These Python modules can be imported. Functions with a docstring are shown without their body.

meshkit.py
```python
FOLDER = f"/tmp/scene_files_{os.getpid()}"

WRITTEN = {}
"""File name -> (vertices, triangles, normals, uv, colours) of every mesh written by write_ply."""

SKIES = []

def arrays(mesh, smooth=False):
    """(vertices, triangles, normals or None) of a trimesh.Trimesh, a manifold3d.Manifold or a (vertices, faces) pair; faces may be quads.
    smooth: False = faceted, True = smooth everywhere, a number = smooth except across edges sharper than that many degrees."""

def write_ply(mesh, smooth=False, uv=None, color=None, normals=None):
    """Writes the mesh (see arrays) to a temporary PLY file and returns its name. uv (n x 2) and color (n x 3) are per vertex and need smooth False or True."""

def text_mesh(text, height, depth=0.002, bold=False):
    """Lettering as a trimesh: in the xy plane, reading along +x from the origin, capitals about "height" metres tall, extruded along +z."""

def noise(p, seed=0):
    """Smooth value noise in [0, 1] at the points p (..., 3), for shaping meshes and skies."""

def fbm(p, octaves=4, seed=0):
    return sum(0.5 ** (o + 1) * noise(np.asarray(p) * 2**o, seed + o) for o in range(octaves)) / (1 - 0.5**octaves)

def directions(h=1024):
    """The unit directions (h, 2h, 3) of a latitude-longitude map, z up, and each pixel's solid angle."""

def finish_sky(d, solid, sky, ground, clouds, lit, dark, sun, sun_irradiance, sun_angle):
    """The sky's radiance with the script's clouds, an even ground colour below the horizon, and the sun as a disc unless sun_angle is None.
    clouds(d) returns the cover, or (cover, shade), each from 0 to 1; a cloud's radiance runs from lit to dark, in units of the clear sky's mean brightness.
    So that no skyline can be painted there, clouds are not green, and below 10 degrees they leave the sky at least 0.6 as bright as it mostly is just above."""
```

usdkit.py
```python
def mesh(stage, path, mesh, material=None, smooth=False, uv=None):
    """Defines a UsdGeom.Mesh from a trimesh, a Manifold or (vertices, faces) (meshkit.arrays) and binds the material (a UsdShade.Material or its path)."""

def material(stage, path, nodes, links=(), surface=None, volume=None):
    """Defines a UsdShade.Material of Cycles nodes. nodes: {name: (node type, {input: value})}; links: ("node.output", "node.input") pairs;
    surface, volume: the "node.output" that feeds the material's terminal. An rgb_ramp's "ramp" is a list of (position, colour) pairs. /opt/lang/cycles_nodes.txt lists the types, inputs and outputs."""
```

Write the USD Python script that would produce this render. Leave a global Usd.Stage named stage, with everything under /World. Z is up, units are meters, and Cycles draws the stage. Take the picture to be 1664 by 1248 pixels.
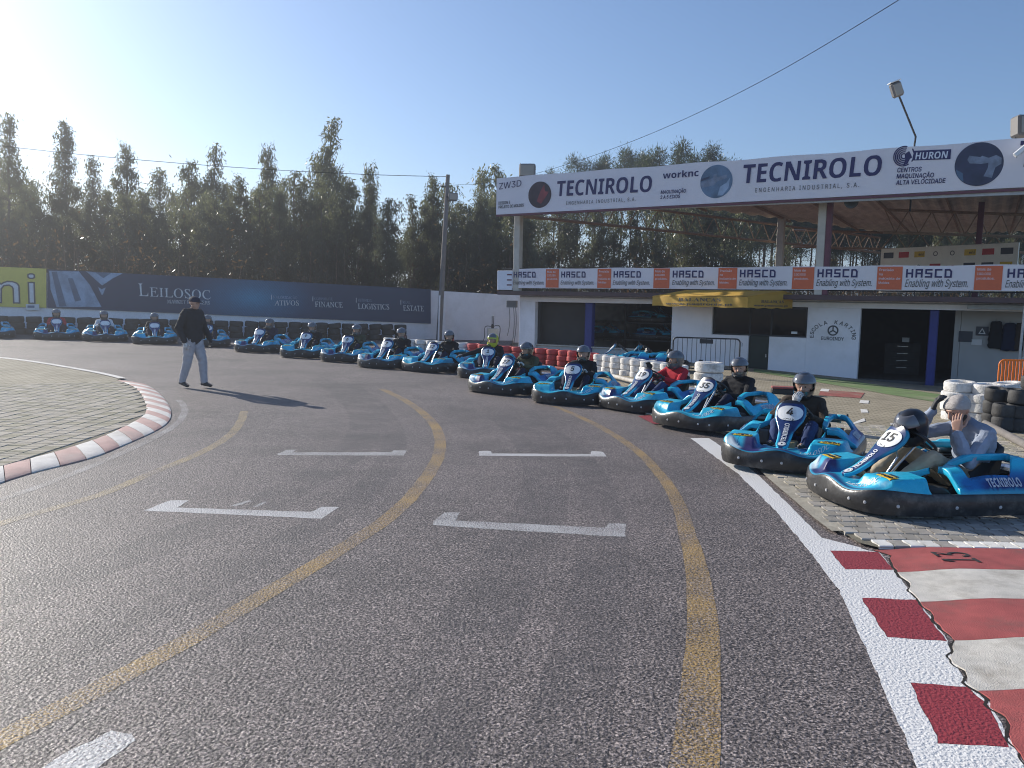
import math, random, glob
import numpy as np, trimesh, shapely, shapely.ops
from shapely import affinity
from shapely.geometry import Polygon, LineString, Point, box as sbox
from manifold3d import Manifold, CrossSection, OpType
from pxr import Usd, UsdGeom, UsdLux, UsdShade, Sdf, Gf, Vt
import usdkit, meshkit

stage = Usd.Stage.CreateInMemory()
UsdGeom.SetStageUpAxis(stage, 'Z'); UsdGeom.SetStageMetersPerUnit(stage, 1.0)
W_ = UsdGeom.Xform.Define(stage, '/World'); stage.SetDefaultPrim(W_.GetPrim())
rng = np.random.default_rng(7); random.seed(7)

# ------------------------------------------------------------------ camera, sky, sun, exposure
F_PX = 1330.0                       # focal length in pixels of the 1664 wide photograph
EYE = np.array([0, 0, 1.75])
_roll = math.atan(0.02); _pitch = math.atan((624 - 488) * math.cos(_roll) / F_PX)
FWD = np.array([0, math.cos(_pitch), -math.sin(_pitch)]); _r = np.array([1.0, 0, 0]); _u = np.cross(_r, FWD)
RIGHT = math.cos(_roll) * _r + math.sin(_roll) * _u; UP = -math.sin(_roll) * _r + math.cos(_roll) * _u
cam = UsdGeom.Camera.Define(stage, '/World/camera')
cam.CreateHorizontalApertureAttr(36.0); cam.CreateVerticalApertureAttr(27.0); cam.CreateFocalLengthAttr(36.0 * F_PX / 1664)
cam.CreateClippingRangeAttr(Gf.Vec2f(0.1, 3000))
cam.CreateExposureAttr(0.55)
M = Gf.Matrix4d(*RIGHT, 0, *UP, 0, *(-FWD), 0, *EYE, 1)
cam.AddTransformOp().Set(M)

SUN = np.array([-0.78, 0.63, 0.0]); SUN /= np.linalg.norm(SUN); SUN_EL = math.radians(24.6)
SUN = np.array([SUN[0] * math.cos(SUN_EL), SUN[1] * math.cos(SUN_EL), math.sin(SUN_EL)])
dome = UsdLux.DomeLight.Define(stage, '/World/sky')
skym = usdkit.material(stage, '/World/Looks/sky_light', {
    's': ('sky_texture', {'sky_type': 'single_scattering', 'sun_disc': False, 'sun_elevation': SUN_EL, 'sun_rotation': math.atan2(SUN[0], SUN[1]),
                          'altitude': 100.0, 'air_density': 1.0, 'aerosol_density': 0.2, 'ozone_density': 1.8}),
    't': ('mix', {'mix_type': 'multiply', 'fac': 1.0, 'color2': (.79, .94, 1.15)}), 'b': ('background_shader', {'strength': 0.078})}, [('s.color', 't.color1'), ('t.color', 'b.color')], surface='b.background')
UsdShade.MaterialBindingAPI.Apply(dome.GetPrim()).Bind(skym)
dome.GetPrim().SetCustomDataByKey('kind', 'structure')
sun = UsdLux.DistantLight.Define(stage, '/World/sun')
sun.CreateNormalizeAttr(True); sun.CreateIntensityAttr(1.22); sun.CreateAngleAttr(0.5); sun.CreateColorAttr(Gf.Vec3f(1.0, 0.94, 0.84))
_z = SUN; _x = np.cross([0, 0, 1.0], _z); _x /= np.linalg.norm(_x); _y = np.cross(_z, _x)
sun.AddTransformOp().Set(Gf.Matrix4d(*_x, 0, *_y, 0, *_z, 0, 0, 0, 0, 1))

# ------------------------------------------------------------------ helpers: places
def ss(a, b, x):
    t = np.clip((np.asarray(x, float) - a) / (b - a), 0, 1); return t * t * (3 - 2 * t)
def lay(X, Y):
    """height of the gently tilted terrain"""
    X = np.asarray(X, float); s = ss(8, 26, Y)
    return np.where(X < 0, -0.0133 * np.maximum(X, -22), -0.0034 * np.minimum(X, 11) ** 2) * s
def ray(px, py): return FWD + RIGHT * (px - 832) / F_PX - UP * (py - 624) / F_PX
def at(px, py):
    """the point of the terrain seen at a pixel of the photograph"""
    v, z = ray(px, py), 0.0
    for _ in range(60):
        p = EYE + v * ((z - EYE[2]) / v[2]); z = 0.5 * z + 0.5 * float(lay(p[0], p[1]))
    return p
def deep(px, py, Y):
    v = ray(px, py); return EYE + v * (Y / v[1])
class Wall:
    """a vertical plane: origin o, direction e (unit, horizontal); inward normal i"""
    def __init__(s, o, e):
        s.o = np.array([o[0], o[1], 0.0]); s.e = np.array([e[0], e[1], 0.0]) / math.hypot(*e[:2]); s.i = np.array([-s.e[1], s.e[0], 0])
        s.rot = math.atan2(s.e[1], s.e[0])
    def uz(s, px, py, y=0.0):
        q = s.o + s.i * y; v = ray(px, py); p = EYE + v * (((q - EYE) @ s.i) / (v @ s.i)); return float((p - s.o) @ s.e), float(p[2])
    def P(s, u, y, z): return s.o + s.e * u + s.i * y + np.array([0, 0, z])

# ------------------------------------------------------------------ helpers: meshes
def boxm(x0, x1, y0, y1, z0, z1, bev=0.0):
    if bev:
        b = min(bev, (x1 - x0) * .4, (y1 - y0) * .4, (z1 - z0) * .4); pts = []
        for sx in (0, 1):
            for sy in (0, 1):
                for sz in (0, 1):
                    p = [(x0, x1)[sx], (y0, y1)[sy], (z0, z1)[sz]]; d = [(1, -1)[sx] * b, (1, -1)[sy] * b, (1, -1)[sz] * b]
                    for k in range(3):
                        q = list(p)
                        for j in range(3):
                            if j != k: q[j] += d[j]
                        pts.append(q)
        return trimesh.convex.convex_hull(np.array(pts))
    m = trimesh.creation.box([x1 - x0, y1 - y0, z1 - z0]); m.apply_translation([(x0 + x1) / 2, (y0 + y1) / 2, (z0 + z1) / 2]); return m
def tube(pts, r, n=8, caps=True):
    """a round tube along a polyline; r a number or one per point"""
    pts = np.asarray(pts, float); r = np.broadcast_to(np.asarray(r, float), (len(pts),))
    t = np.gradient(pts, axis=0); t /= np.linalg.norm(t, axis=1, keepdims=True) + 1e-12
    ref = np.array([0, 0, 1.0]) if abs(t[0][2]) < .9 else np.array([1.0, 0, 0])
    V = []; a = np.arange(n) * 2 * math.pi / n
    for p, d, rr in zip(pts, t, r):
        s = np.cross(ref, d); s /= np.linalg.norm(s) + 1e-12; b = np.cross(d, s); ref = b if abs(b @ d) < .5 else ref
        ref = np.cross(d, s)
        V.append(p + rr * (np.cos(a)[:, None] * s + np.sin(a)[:, None] * b))
        ref = b
    V = np.vstack(V); Fc = []
    for k in range(len(pts) - 1):
        for j in range(n):
            q = (j + 1) % n; Fc += [[k * n + j, k * n + q, (k + 1) * n + q], [k * n + j, (k + 1) * n + q, (k + 1) * n + j]]
    if caps:
        V = np.vstack([V, pts[:1], pts[-1:]]); c = len(V)
        for j in range(n):
            q = (j + 1) % n; Fc += [[c - 2, q, j], [c - 1, (len(pts) - 1) * n + j, (len(pts) - 1) * n + q]]
    return trimesh.Trimesh(V, np.array(Fc), process=False)
def lathe(prof, n=24, axis='z'):
    m = trimesh.creation.revolve(np.asarray(prof, float), sections=n)
    if axis == 'y': m.apply_transform(trimesh.transformations.rotation_matrix(math.pi / 2, [1, 0, 0]))
    if axis == 'x': m.apply_transform(trimesh.transformations.rotation_matrix(math.pi / 2, [0, 1, 0]))
    return m
def cat(*ms):
    ms = [m for x in ms for m in (x if isinstance(x, (list, tuple)) else [x])]
    return trimesh.util.concatenate(ms)
def moved(m, x=0, y=0, z=0, rz=0, ry=0, rx=0):
    m = m.copy(); R = trimesh.transformations.euler_matrix(rx, ry, rz); R[:3, 3] = [x, y, z]; m.apply_transform(R); return m
def polys(g): return [p for p in getattr(g, 'geoms', [g]) if p.geom_type == 'Polygon' and p.area > 1e-7]
def extr(g, h): return cat([trimesh.creation.extrude_polygon(p, h, engine='earcut') for p in polys(g)])
def sheet(poly, dz, step=0.5, thick=0.0):
    """a polygon laid over the terrain, dz above it, cut into cells so that it follows it"""
    x0, y0, x1, y1 = poly.bounds; V, Fc = [], []; n = 0
    xs = np.arange(math.floor(x0 / step), math.ceil(x1 / step)) * step; ys = np.arange(math.floor(y0 / step), math.ceil(y1 / step)) * step
    pp = shapely.prepared.prep(poly)
    for x in xs:
        for y in ys:
            c = sbox(x, y, x + step, y + step)
            if pp.contains(c): V += [(x, y), (x + step, y), (x + step, y + step), (x, y + step)]; Fc += [[n, n + 1, n + 2], [n, n + 2, n + 3]]; n += 4; continue
            if not pp.intersects(c): continue
            for q in polys(poly.intersection(c)):
                v, f = trimesh.creation.triangulate_polygon(q, engine='earcut')
                V += [tuple(a) for a in v]; Fc += [[n + a for a in t] for t in f]; n += len(v)
    V = np.array(V); V3 = np.column_stack([V, lay(V[:, 0], V[:, 1]) + (dz * .35 if 0 < dz < .0065 else dz)])
    m = trimesh.Trimesh(V3, np.array(Fc), process=False); m.merge_vertices()
    if m.face_normals[:, 2].mean() < 0: m.invert()
    fl = m.face_normals[:, 2] < 0
    if fl.any(): f = m.faces.copy(); f[fl] = f[fl][:, ::-1]; m = trimesh.Trimesh(m.vertices, f, process=False)
    return m
def rough(poly, amp=.012, fr=14.0, seg=.035):
    """the same outline with a worn, uneven edge"""
    def ring(c):
        c = np.array(LineString(c).segmentize(seg).coords)[:-1]; q_ = np.column_stack([c * fr, np.zeros(len(c))]); return c + amp * np.column_stack([meshkit.fbm(q_, 3, 1) - .5, meshkit.fbm(q_, 3, 5) - .5]) * 2
    return shapely.union_all([Polygon(ring(p.exterior.coords), [ring(i.coords) for i in p.interiors]).buffer(0) for p in polys(poly)])
def gpoly(px): return Polygon([tuple(at(*p)[:2]) for p in px]).buffer(0)
def smooth_line(pts, n=80):
    from scipy.interpolate import CubicSpline
    p = np.asarray(pts, float); d = np.r_[0, np.cumsum(np.linalg.norm(np.diff(p, axis=0), axis=1))]
    c = CubicSpline(d, p); return c(np.linspace(0, d[-1], n))

# ------------------------------------------------------------------ helpers: lettering (outlines of the fonts that come with the renderer)
from PIL import Image, ImageDraw, ImageFont
_fonts = {}
def font(kind):
    if kind not in _fonts:
        n = 'NotoSansMath-Regular.woff2' if kind == 'math' else 'Inter.woff2'
        _fonts[kind] = ImageFont.truetype(glob.glob('/opt/blender-*/*/datafiles/fonts/' + n)[0], 90)
    return _fonts[kind]
_glyphs = {}
def _glyph_shape(s, kind, stroke):
    key = (s, kind, stroke)
    if key in _glyphs: return _glyphs[key]
    f = font(kind); x0, y0, x1, y1 = f.getbbox(s, anchor='ls', stroke_width=stroke)
    im = Image.new('L', (x1 - x0 + 8, y1 - y0 + 8)); ImageDraw.Draw(im).text((4 - x0, 4 - y0), s, 255, font=f, anchor='ls', stroke_width=stroke)
    on = np.pad(np.asarray(im) > 127, ((0, 0), (1, 1))).astype(np.int8)
    r, a = np.nonzero(np.diff(on, axis=1) == 1); b = np.nonzero(np.diff(on, axis=1) == -1)[1]
    g = shapely.union_all(shapely.box(a, -r - 1, b, -r)).buffer(0.7).buffer(-0.7).simplify(0.8)
    g = affinity.translate(g, x0 - 4, -y0 + 4); _glyphs[key] = g; return g
def lettering(text, style, width=None, height=None, shear=0.0):
    """flat outlines of a line of text, baseline at 0, capitals height tall, fitted to width"""
    if style in ('bold', 'serif', 'serifbold') and any(c in 'ÇÃ' for c in text): return _accented(text, style, width, height, shear)
    kind, stroke = 'math', 0
    if style == 'bold': text = ''.join(chr(0x1D5D4 + ord(c) - 65) if 'A' <= c <= 'Z' else chr(0x1D5EE + ord(c) - 97) if 'a' <= c <= 'z' else chr(0x1D7EC + ord(c) - 48) if '0' <= c <= '9' else c for c in text)
    elif style == 'serif': text = ''.join(chr(0x1D434 + ord(c) - 65) if 'A' <= c <= 'Z' else c for c in text); shear -= 0.26
    elif style == 'serifbold': text = ''.join(chr(0x1D400 + ord(c) - 65) if 'A' <= c <= 'Z' else c for c in text)
    elif style == 'semi': kind, stroke = 'inter', 2
    elif style == 'plain': kind = 'inter'
    g = _glyph_shape(text, kind, stroke)
    cap = {'math': 64.0, 'inter': 65.5}[kind]
    x0, _, x1, _ = g.bounds; h = height or 1.0; sy = h / cap; sx = (width / (x1 - x0)) if width else sy
    g = affinity.translate(g, -x0, 0); g = affinity.scale(g, sx, sy, origin=(0, 0))
    if shear: g = affinity.affine_transform(g, [1, shear, 0, 1, 0, 0]); g = affinity.translate(g, -g.bounds[0], 0); g = affinity.scale(g, (width / g.bounds[2]) if width else 1, 1, origin=(0, 0))
    return g
def _accented(text, style, width, height, shear):
    out, x = [], 0.0
    for c in text:
        b = lettering({'Ç': 'C', 'Ã': 'A'}.get(c, c), style, None, height); w = b.bounds[2]
        if c == 'Ç': b = b.union(LineString([(w * .5, 0), (w * .56, -.12 * height), (w * .44, -.2 * height)]).buffer(.035 * height))
        if c == 'Ã': b = b.union(LineString([(w * .28, 1.12 * height), (w * .42, 1.18 * height), (w * .58, 1.12 * height), (w * .72, 1.18 * height)]).buffer(.03 * height))
        out.append(affinity.translate(b, x, 0)); x += w + .09 * height
    g = shapely.union_all(out); return affinity.scale(g, width / g.bounds[2], 1, origin=(0, 0)) if width else g
def upright(g, y, t=0.004):
    """flat outlines (x, z) as a thin raised layer in front (towards -y) of the plane at y"""
    m = extr(g, t); v = m.vertices; m.vertices = np.column_stack([v[:, 0], y - v[:, 2], v[:, 1]]); m.invert() if m.volume < 0 else None; return m
def squared(text, w, h, t):
    """angular sign lettering built of strokes"""
    G = {'H': [[(0, 0), (0, 1)], [(1, 0), (1, 1)], [(0, .5), (1, .5)]], 'A': [[(0, 0), (0, 1), (1, 1), (1, 0)], [(0, .5), (1, .5)]], 'S': [[(1, 1), (0, 1), (0, .5), (1, .5), (1, 0), (0, 0)]],
         'C': [[(1, 1), (0, 1), (0, 0), (1, 0)]], 'O': [[(0, 0), (0, 1), (.72, 1), (1, .75), (1, 0), (0, 0)]]}
    n = len(text); cw = w / (n + (n - 1) * .32); out = []
    for k, c in enumerate(text):
        for line in G[c]: out.append(LineString([(k * cw * 1.32 + t / 2 + x * (cw - t), t / 2 + y * (h - t)) for x, y in line]).buffer(t / 2, cap_style='square', join_style='mitre'))
    return shapely.union_all(out)

# ------------------------------------------------------------------ helpers: prims
_taken = {}
def numbered(parent, name):
    k = (parent, name); n = _taken.get(k, 0); _taken[k] = n + 1
    return f'{parent}/{name}' if n == 0 else f'{parent}/{name}_{n:03d}'
def path_of(p): return '/World' if p is None else p if isinstance(p, str) else str(p.GetPath())
def tag(prim, label=None, cat_=None, group=None, kind=None):
    for k, v in (('label', label), ('category', cat_), ('group', group), ('kind', kind)):
        if v: prim.SetCustomDataByKey(k, v)
    return prim
def obj(name, mesh, m, parent=None, label=None, cat_=None, group=None, kind=None, smooth=False, color=None):
    where = numbered(path_of(parent), name)
    if color is not None:
        g = usdkit.mesh(stage, where, mesh, m, smooth=True)
        UsdGeom.PrimvarsAPI(g).CreatePrimvar('Col', Sdf.ValueTypeNames.Color3fArray, 'vertex').Set(Vt.Vec3fArray.FromNumpy(np.asarray(color, np.float32)))
    else: g = usdkit.mesh(stage, where, mesh, m, smooth=smooth)
    return tag(g.GetPrim(), label, cat_, group, kind)
def thing(name, label, cat_, loc=(0, 0, 0), rz=0.0, group=None, ref=None, scale=None, inst=True, tilt=0.0):
    x = UsdGeom.Xform.Define(stage, numbered('/World', name)); x.AddTranslateOp().Set(Gf.Vec3d(*map(float, loc)))
    if rz: x.AddRotateZOp().Set(math.degrees(rz))
    if tilt: x.AddRotateXOp().Set(math.degrees(tilt))
    if scale is not None: x.AddScaleOp().Set(Gf.Vec3f(*np.broadcast_to(np.asarray(scale, float), 3).tolist()))
    p = x.GetPrim(); tag(p, label, cat_, group)
    if ref: p.GetReferences().AddInternalReference(ref); p.SetInstanceable(inst)
    return p
def model(name): return stage.CreateClassPrim('/World/' + name)

# ------------------------------------------------------------------ materials
def mat(name, nodes, links, surface='p.BSDF'): return usdkit.material(stage, '/World/Looks/' + name, nodes, links, surface=surface)
def paint(name, c, rough=.5, metal=0.0, vary=.15, scale=6.0, bump=0.0, bscale=60.0, spec=.5, coat=0.0, obj_=False, dirt=None):
    """one colour with soft unevenness, optional relief and dirt"""
    c = np.array(c, float)
    N = {'g': ('texture_coordinate', {}) if obj_ else ('geometry', {}), 'n': ('noise_texture', {'scale': scale, 'detail': 4.0, 'roughness': .6}),
         'r': ('rgb_ramp', {'ramp': [(.25, np.clip(c * (1 - vary), 0, 1)), (.75, np.clip(c * (1 + vary), 0, 1))]}),
         'p': ('principled_bsdf', {'roughness': rough, 'metallic': metal, 'specular_ior_level': spec, 'coat_weight': coat})}
    src = 'g.object' if obj_ else 'g.position'
    L = [(src, 'n.vector'), ('n.fac', 'r.fac')]
    out = 'r.color'
    if dirt:
        N['dn'] = ('noise_texture', {'scale': scale * .37, 'detail': 6.0, 'roughness': .7}); N['dr'] = ('rgb_ramp', {'ramp': [(.5, (0, 0, 0)), (.72, (dirt[1],) * 3)]})
        N['dm'] = ('mix', {'color2': tuple(dirt[0])}); L += [(src, 'dn.vector'), ('dn.fac', 'dr.fac'), ('dr.color', 'dm.fac'), (out, 'dm.color1')]; out = 'dm.color'
    L.append((out, 'p.base_color'))
    if bump:
        N['bn'] = ('noise_texture', {'scale': bscale, 'detail': 3.0}); N['bu'] = ('bump', {'strength': bump, 'distance': .01})
        L += [(src, 'bn.vector'), ('bn.fac', 'bu.height'), ('bu.normal', 'p.normal')]
    return mat(name, N, L)
def plastic(name, c, rough=.35, **k): return paint(name, c, rough, vary=k.pop('vary', .05), obj_=True, **k)

def asphalt(name, lo, hi, grain=110.0, patch=.30, tint=None, hide=0.0, seed=0.0):
    """stony road surface: stones of many tones, dark pits, worn patches; tint = paint worn off by hide"""
    N = {'g': ('geometry', {}), 'v': ('voronoi_texture', {'scale': grain, 'feature': 'f1', 'randomness': 1.0}), 'sep': ('separate_color', {}),
         'vr': ('rgb_ramp', {'ramp': [(0, lo), (.45, tuple(np.array(lo) * .6 + np.array(hi) * .4)), (.85, hi), (1, tuple(np.array(hi) * 1.6))]}),
         'pit': ('noise_texture', {'scale': grain * .55, 'detail': 2.0}), 'pr': ('rgb_ramp', {'ramp': [(.39, (.12, .105, .11)), (.52, (1, 1, 1))]}), 'm1': ('mix', {'mix_type': 'multiply', 'fac': .85}),
         'big': ('noise_texture', {'scale': .45, 'detail': 7.0, 'roughness': .72}), 'br': ('rgb_ramp', {'ramp': [(.30, (1 - patch * 1.3,) * 3), (.48, (.97, .97, .97)), (.72, (1 + patch, 1 + patch * .96, 1 + patch * .93))]}), 'm2': ('mix', {'mix_type': 'multiply', 'fac': 1.0}),
         'h': ('mix', {'mix_type': 'multiply', 'fac': 1.0}), 'bu': ('bump', {'strength': 1.0, 'distance': .010}), 'p': ('principled_bsdf', {'roughness': .60, 'specular_ior_level': .5})}
    L = [('g.position', 'v.vector'), ('v.color', 'sep.color'), ('sep.r', 'vr.fac'), ('g.position', 'pit.vector'), ('pit.fac', 'pr.fac'), ('vr.color', 'm1.color1'), ('pr.color', 'm1.color2'),
         ('g.position', 'big.vector'), ('big.fac', 'br.fac'), ('m1.color', 'm2.color1'), ('br.color', 'm2.color2'), ('sep.g', 'bm.value1'), ('pit.fac', 'bm.value2'), ('bm.value', 'bu.height'), ('bu.normal', 'p.normal')]
    N['bm'] = ('math', {'math_type': 'add'})
    if tint is None: L.append(('m2.color', 'p.base_color'))
    else:
        N['wn'] = ('noise_texture', {'scale': grain * .8, 'detail': 3.0, 'roughness': .7}); N['wb'] = ('noise_texture', {'scale': 2.2, 'detail': 4.0}); N['wa'] = ('math', {'math_type': 'multiply_add', 'value2': .9})
        N['wr'] = ('rgb_ramp', {'ramp': [(max(0, hide - .09), (0, 0, 0)), (min(1, hide + .09), (1, 1, 1))]}); N['wm'] = ('mix', {'color2': tint})
        N['w5'] = ('math', {'math_type': 'multiply', 'value2': .30})
        L += [('g.position', 'wn.vector'), ('g.position', 'wb.vector'), ('wn.fac', 'wa.value1'), ('wb.fac', 'w5.value1'), ('w5.value', 'wa.value3'), ('wa.value', 'wr.fac'), ('wr.color', 'wm.fac'), ('m2.color', 'wm.color1'), ('wm.color', 'p.base_color')]
    return mat(name, N, L)
LO, HI = (.050, .041, .039), (.325, .274, .255)
M_ASPH = asphalt('asphalt', LO, HI)
M_YEL = asphalt('worn_yellow_paint', LO, HI, tint=(.42, .265, .075), hide=.622)
M_YEL2 = asphalt('faint_yellow_paint', LO, HI, tint=(.42, .31, .14), hide=.635)
M_WHT = asphalt('white_road_paint', LO, HI, tint=(.72, .71, .70), hide=.38); M_WHTB = asphalt('grid_white_paint', LO, HI, tint=(.56, .55, .55), hide=.52)
M_WHT2 = asphalt('worn_white_paint', LO, HI, tint=(.50, .495, .50), hide=.585)
M_RED = asphalt('red_road_paint', (.10, .02, .02), (.26, .045, .05), tint=(.28, .03, .04), hide=.45)
M_KRED = paint('red_kerb_paint', (.34, .075, .07), .8, vary=.22, scale=7, bump=.6, bscale=130, dirt=((.17, .09, .08), .75))
M_KWHT = paint('white_kerb_paint', (.54, .51, .46), .8, vary=.18, scale=9, bump=.6, bscale=130, dirt=((.27, .235, .19), .8))
M_LRED = paint('faded_red_kerb', (.43, .27, .245), .8, vary=.2, scale=4, bump=.4, bscale=70, dirt=((.4, .36, .33), .6))
M_LWHT = paint('faded_white_kerb', (.62, .60, .57), .8, vary=.15, scale=4, bump=.4, bscale=70, dirt=((.3, .27, .24), .6))
M_PAVE = [paint(f'grey_paver_{a}', c, .85, vary=.18, scale=9, bump=.5, bscale=120, dirt=((.2, .18, .15), .4)) for a, c in (('light', (.36, .335, .30)), ('mid', (.31, .285, .255)), ('dark', (.26, .24, .21)))]
M_TAN = [paint(f'tan_paver_{a}', c, .9, vary=.2, scale=5, bump=.5, bscale=90, dirt=((.20, .19, .13), .5)) for a, c in (('light', (.40, .36, .30)), ('mid', (.35, .315, .255)), ('mossy', (.30, .275, .20)))]
M_PWHT = paint('white_painted_paver', (.68, .66, .62), .8, vary=.12, scale=9, bump=.4, bscale=120, dirt=((.3, .28, .25), .5))
M_BED = paint('sandy_joint_bed', (.16, .145, .105), .95, vary=.35, scale=14, bump=.6, bscale=80)
M_EARTH = paint('dry_earth', (.20, .165, .115), .95, vary=.35, scale=.8, bump=.7, bscale=30)
def far_pavers(name, c1, c2, joint, sc):
    return mat(name, {'g': ('geometry', {}), 'b': ('brick_texture', {'color1': c1, 'color2': c2, 'mortar': joint, 'scale': sc, 'mortar_size': .03, 'mortar_smooth': .3, 'brick_width': .5, 'row_height': .25}), 'n': ('noise_texture', {'scale': .7, 'detail': 6.0, 'roughness': .7}),
        'r': ('rgb_ramp', {'ramp': [(.3, (.7, .7, .66)), (.7, (1.2, 1.18, 1.15))]}), 'm': ('mix', {'mix_type': 'multiply', 'fac': 1.0}), 'bu': ('bump', {'strength': .4, 'distance': .01}), 'p': ('principled_bsdf', {'roughness': .88, 'specular_ior_level': .25})},
        [('g.position', 'b.vector'), ('g.position', 'n.vector'), ('n.fac', 'r.fac'), ('b.color', 'm.color1'), ('r.color', 'm.color2'), ('m.color', 'p.base_color'), ('b.fac', 'bu.height'), ('bu.normal', 'p.normal')])
M_FARPAV = far_pavers('tan_block_paving', (.38, .335, .26), (.33, .29, .22), (.15, .13, .09), 2.4)
M_FARPAV2 = far_pavers('mossy_block_paving', (.39, .355, .29), (.34, .31, .25), (.16, .15, .10), 2.4)
M_GREEN = paint('faded_green_paint', (.13, .20, .07), .85, vary=.3, scale=2, bump=.3, dirt=((.27, .24, .17), .9))
M_RUBBER = plastic('black_rubber', (.018, .018, .018), .6, vary=.3, scale=20, bump=.2)
M_TYRE = paint('old_black_tyre', (.028, .027, .027), .75, vary=.3, scale=8, obj_=True, bump=.4, bscale=60, dirt=((.09, .085, .08), .6))
M_TWHT = paint('white_painted_tyre', (.66, .64, .61), .7, vary=.14, scale=14, obj_=True, bump=.8, bscale=45, dirt=((.20, .18, .16), .85))
M_TRED = paint('red_painted_tyre', (.47, .045, .04), .55, vary=.15, scale=9, obj_=True, bump=.5, bscale=40, dirt=((.22, .05, .045), .5))
M_BLACKPL = plastic('scuffed_black_plastic', (.02, .02, .021), .33, vary=.35, scale=14, bump=.25, bscale=30, dirt=((.16, .15, .14), .55))
M_STEEL = plastic('bright_steel', (.55, .55, .56), .3, metal=1.0)
M_GALV = paint('galvanised_steel', (.42, .42, .42), .5, metal=.7, vary=.15)
M_WIRE = paint('dull_black_cable', (.012, .012, .013), .95, spec=.1); M_DARK = plastic('black_metal', (.02, .02, .022), .45)
M_WALLW = paint('white_render', (.76, .725, .74), .85, vary=.06, scale=1.5, bump=.25, bscale=40, dirt=((.45, .42, .38), .45))
M_BANW = paint('white_banner_cloth', (.62, .63, .68), .55, vary=.03, scale=2.0, bump=.25, bscale=2.2)

# ------------------------------------------------------------------ ground, track and markings
xs = np.r_[np.linspace(-900, -70, 12), np.arange(-60, 61, 1.0), np.linspace(70, 900, 12)]; ys = np.r_[np.linspace(-400, -40, 8), np.arange(-30, 71, 1.0), np.linspace(80, 1400, 14)]
gx, gy = np.meshgrid(xs, ys, indexing='ij'); gv = np.column_stack([gx.ravel(), gy.ravel(), (lay(gx, gy) - .08).ravel()]); ny = len(ys)
q = np.array([[i * ny + j, (i + 1) * ny + j, (i + 1) * ny + j + 1, i * ny + j + 1] for i in range(len(xs) - 1) for j in range(ny - 1)])
obj('ground', (gv, q), M_EARTH, kind='structure', smooth=True)

WA, WB = deep(75, 480, 30.0), deep(700, 500, 34.5)
FWALL = Wall(WA, (WB - WA)[:2])                                   # the white wall at the far side of the track
P0 = at(1390, 617)
PIT = Wall(P0, (math.sin(math.radians(60)), -.5))                 # the front of the pit building
road = Polygon([(-46, -14), (16, -14), (16, 9), (11, 22), tuple(PIT.P(-11.6, .0, 0)[:2]), tuple(FWALL.P(18, -.05, 0)[:2]), tuple(FWALL.P(-26, -.05, 0)[:2])])
obj('track', sheet(road, 0.0, .5), M_ASPH, kind='structure', smooth=True)

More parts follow.
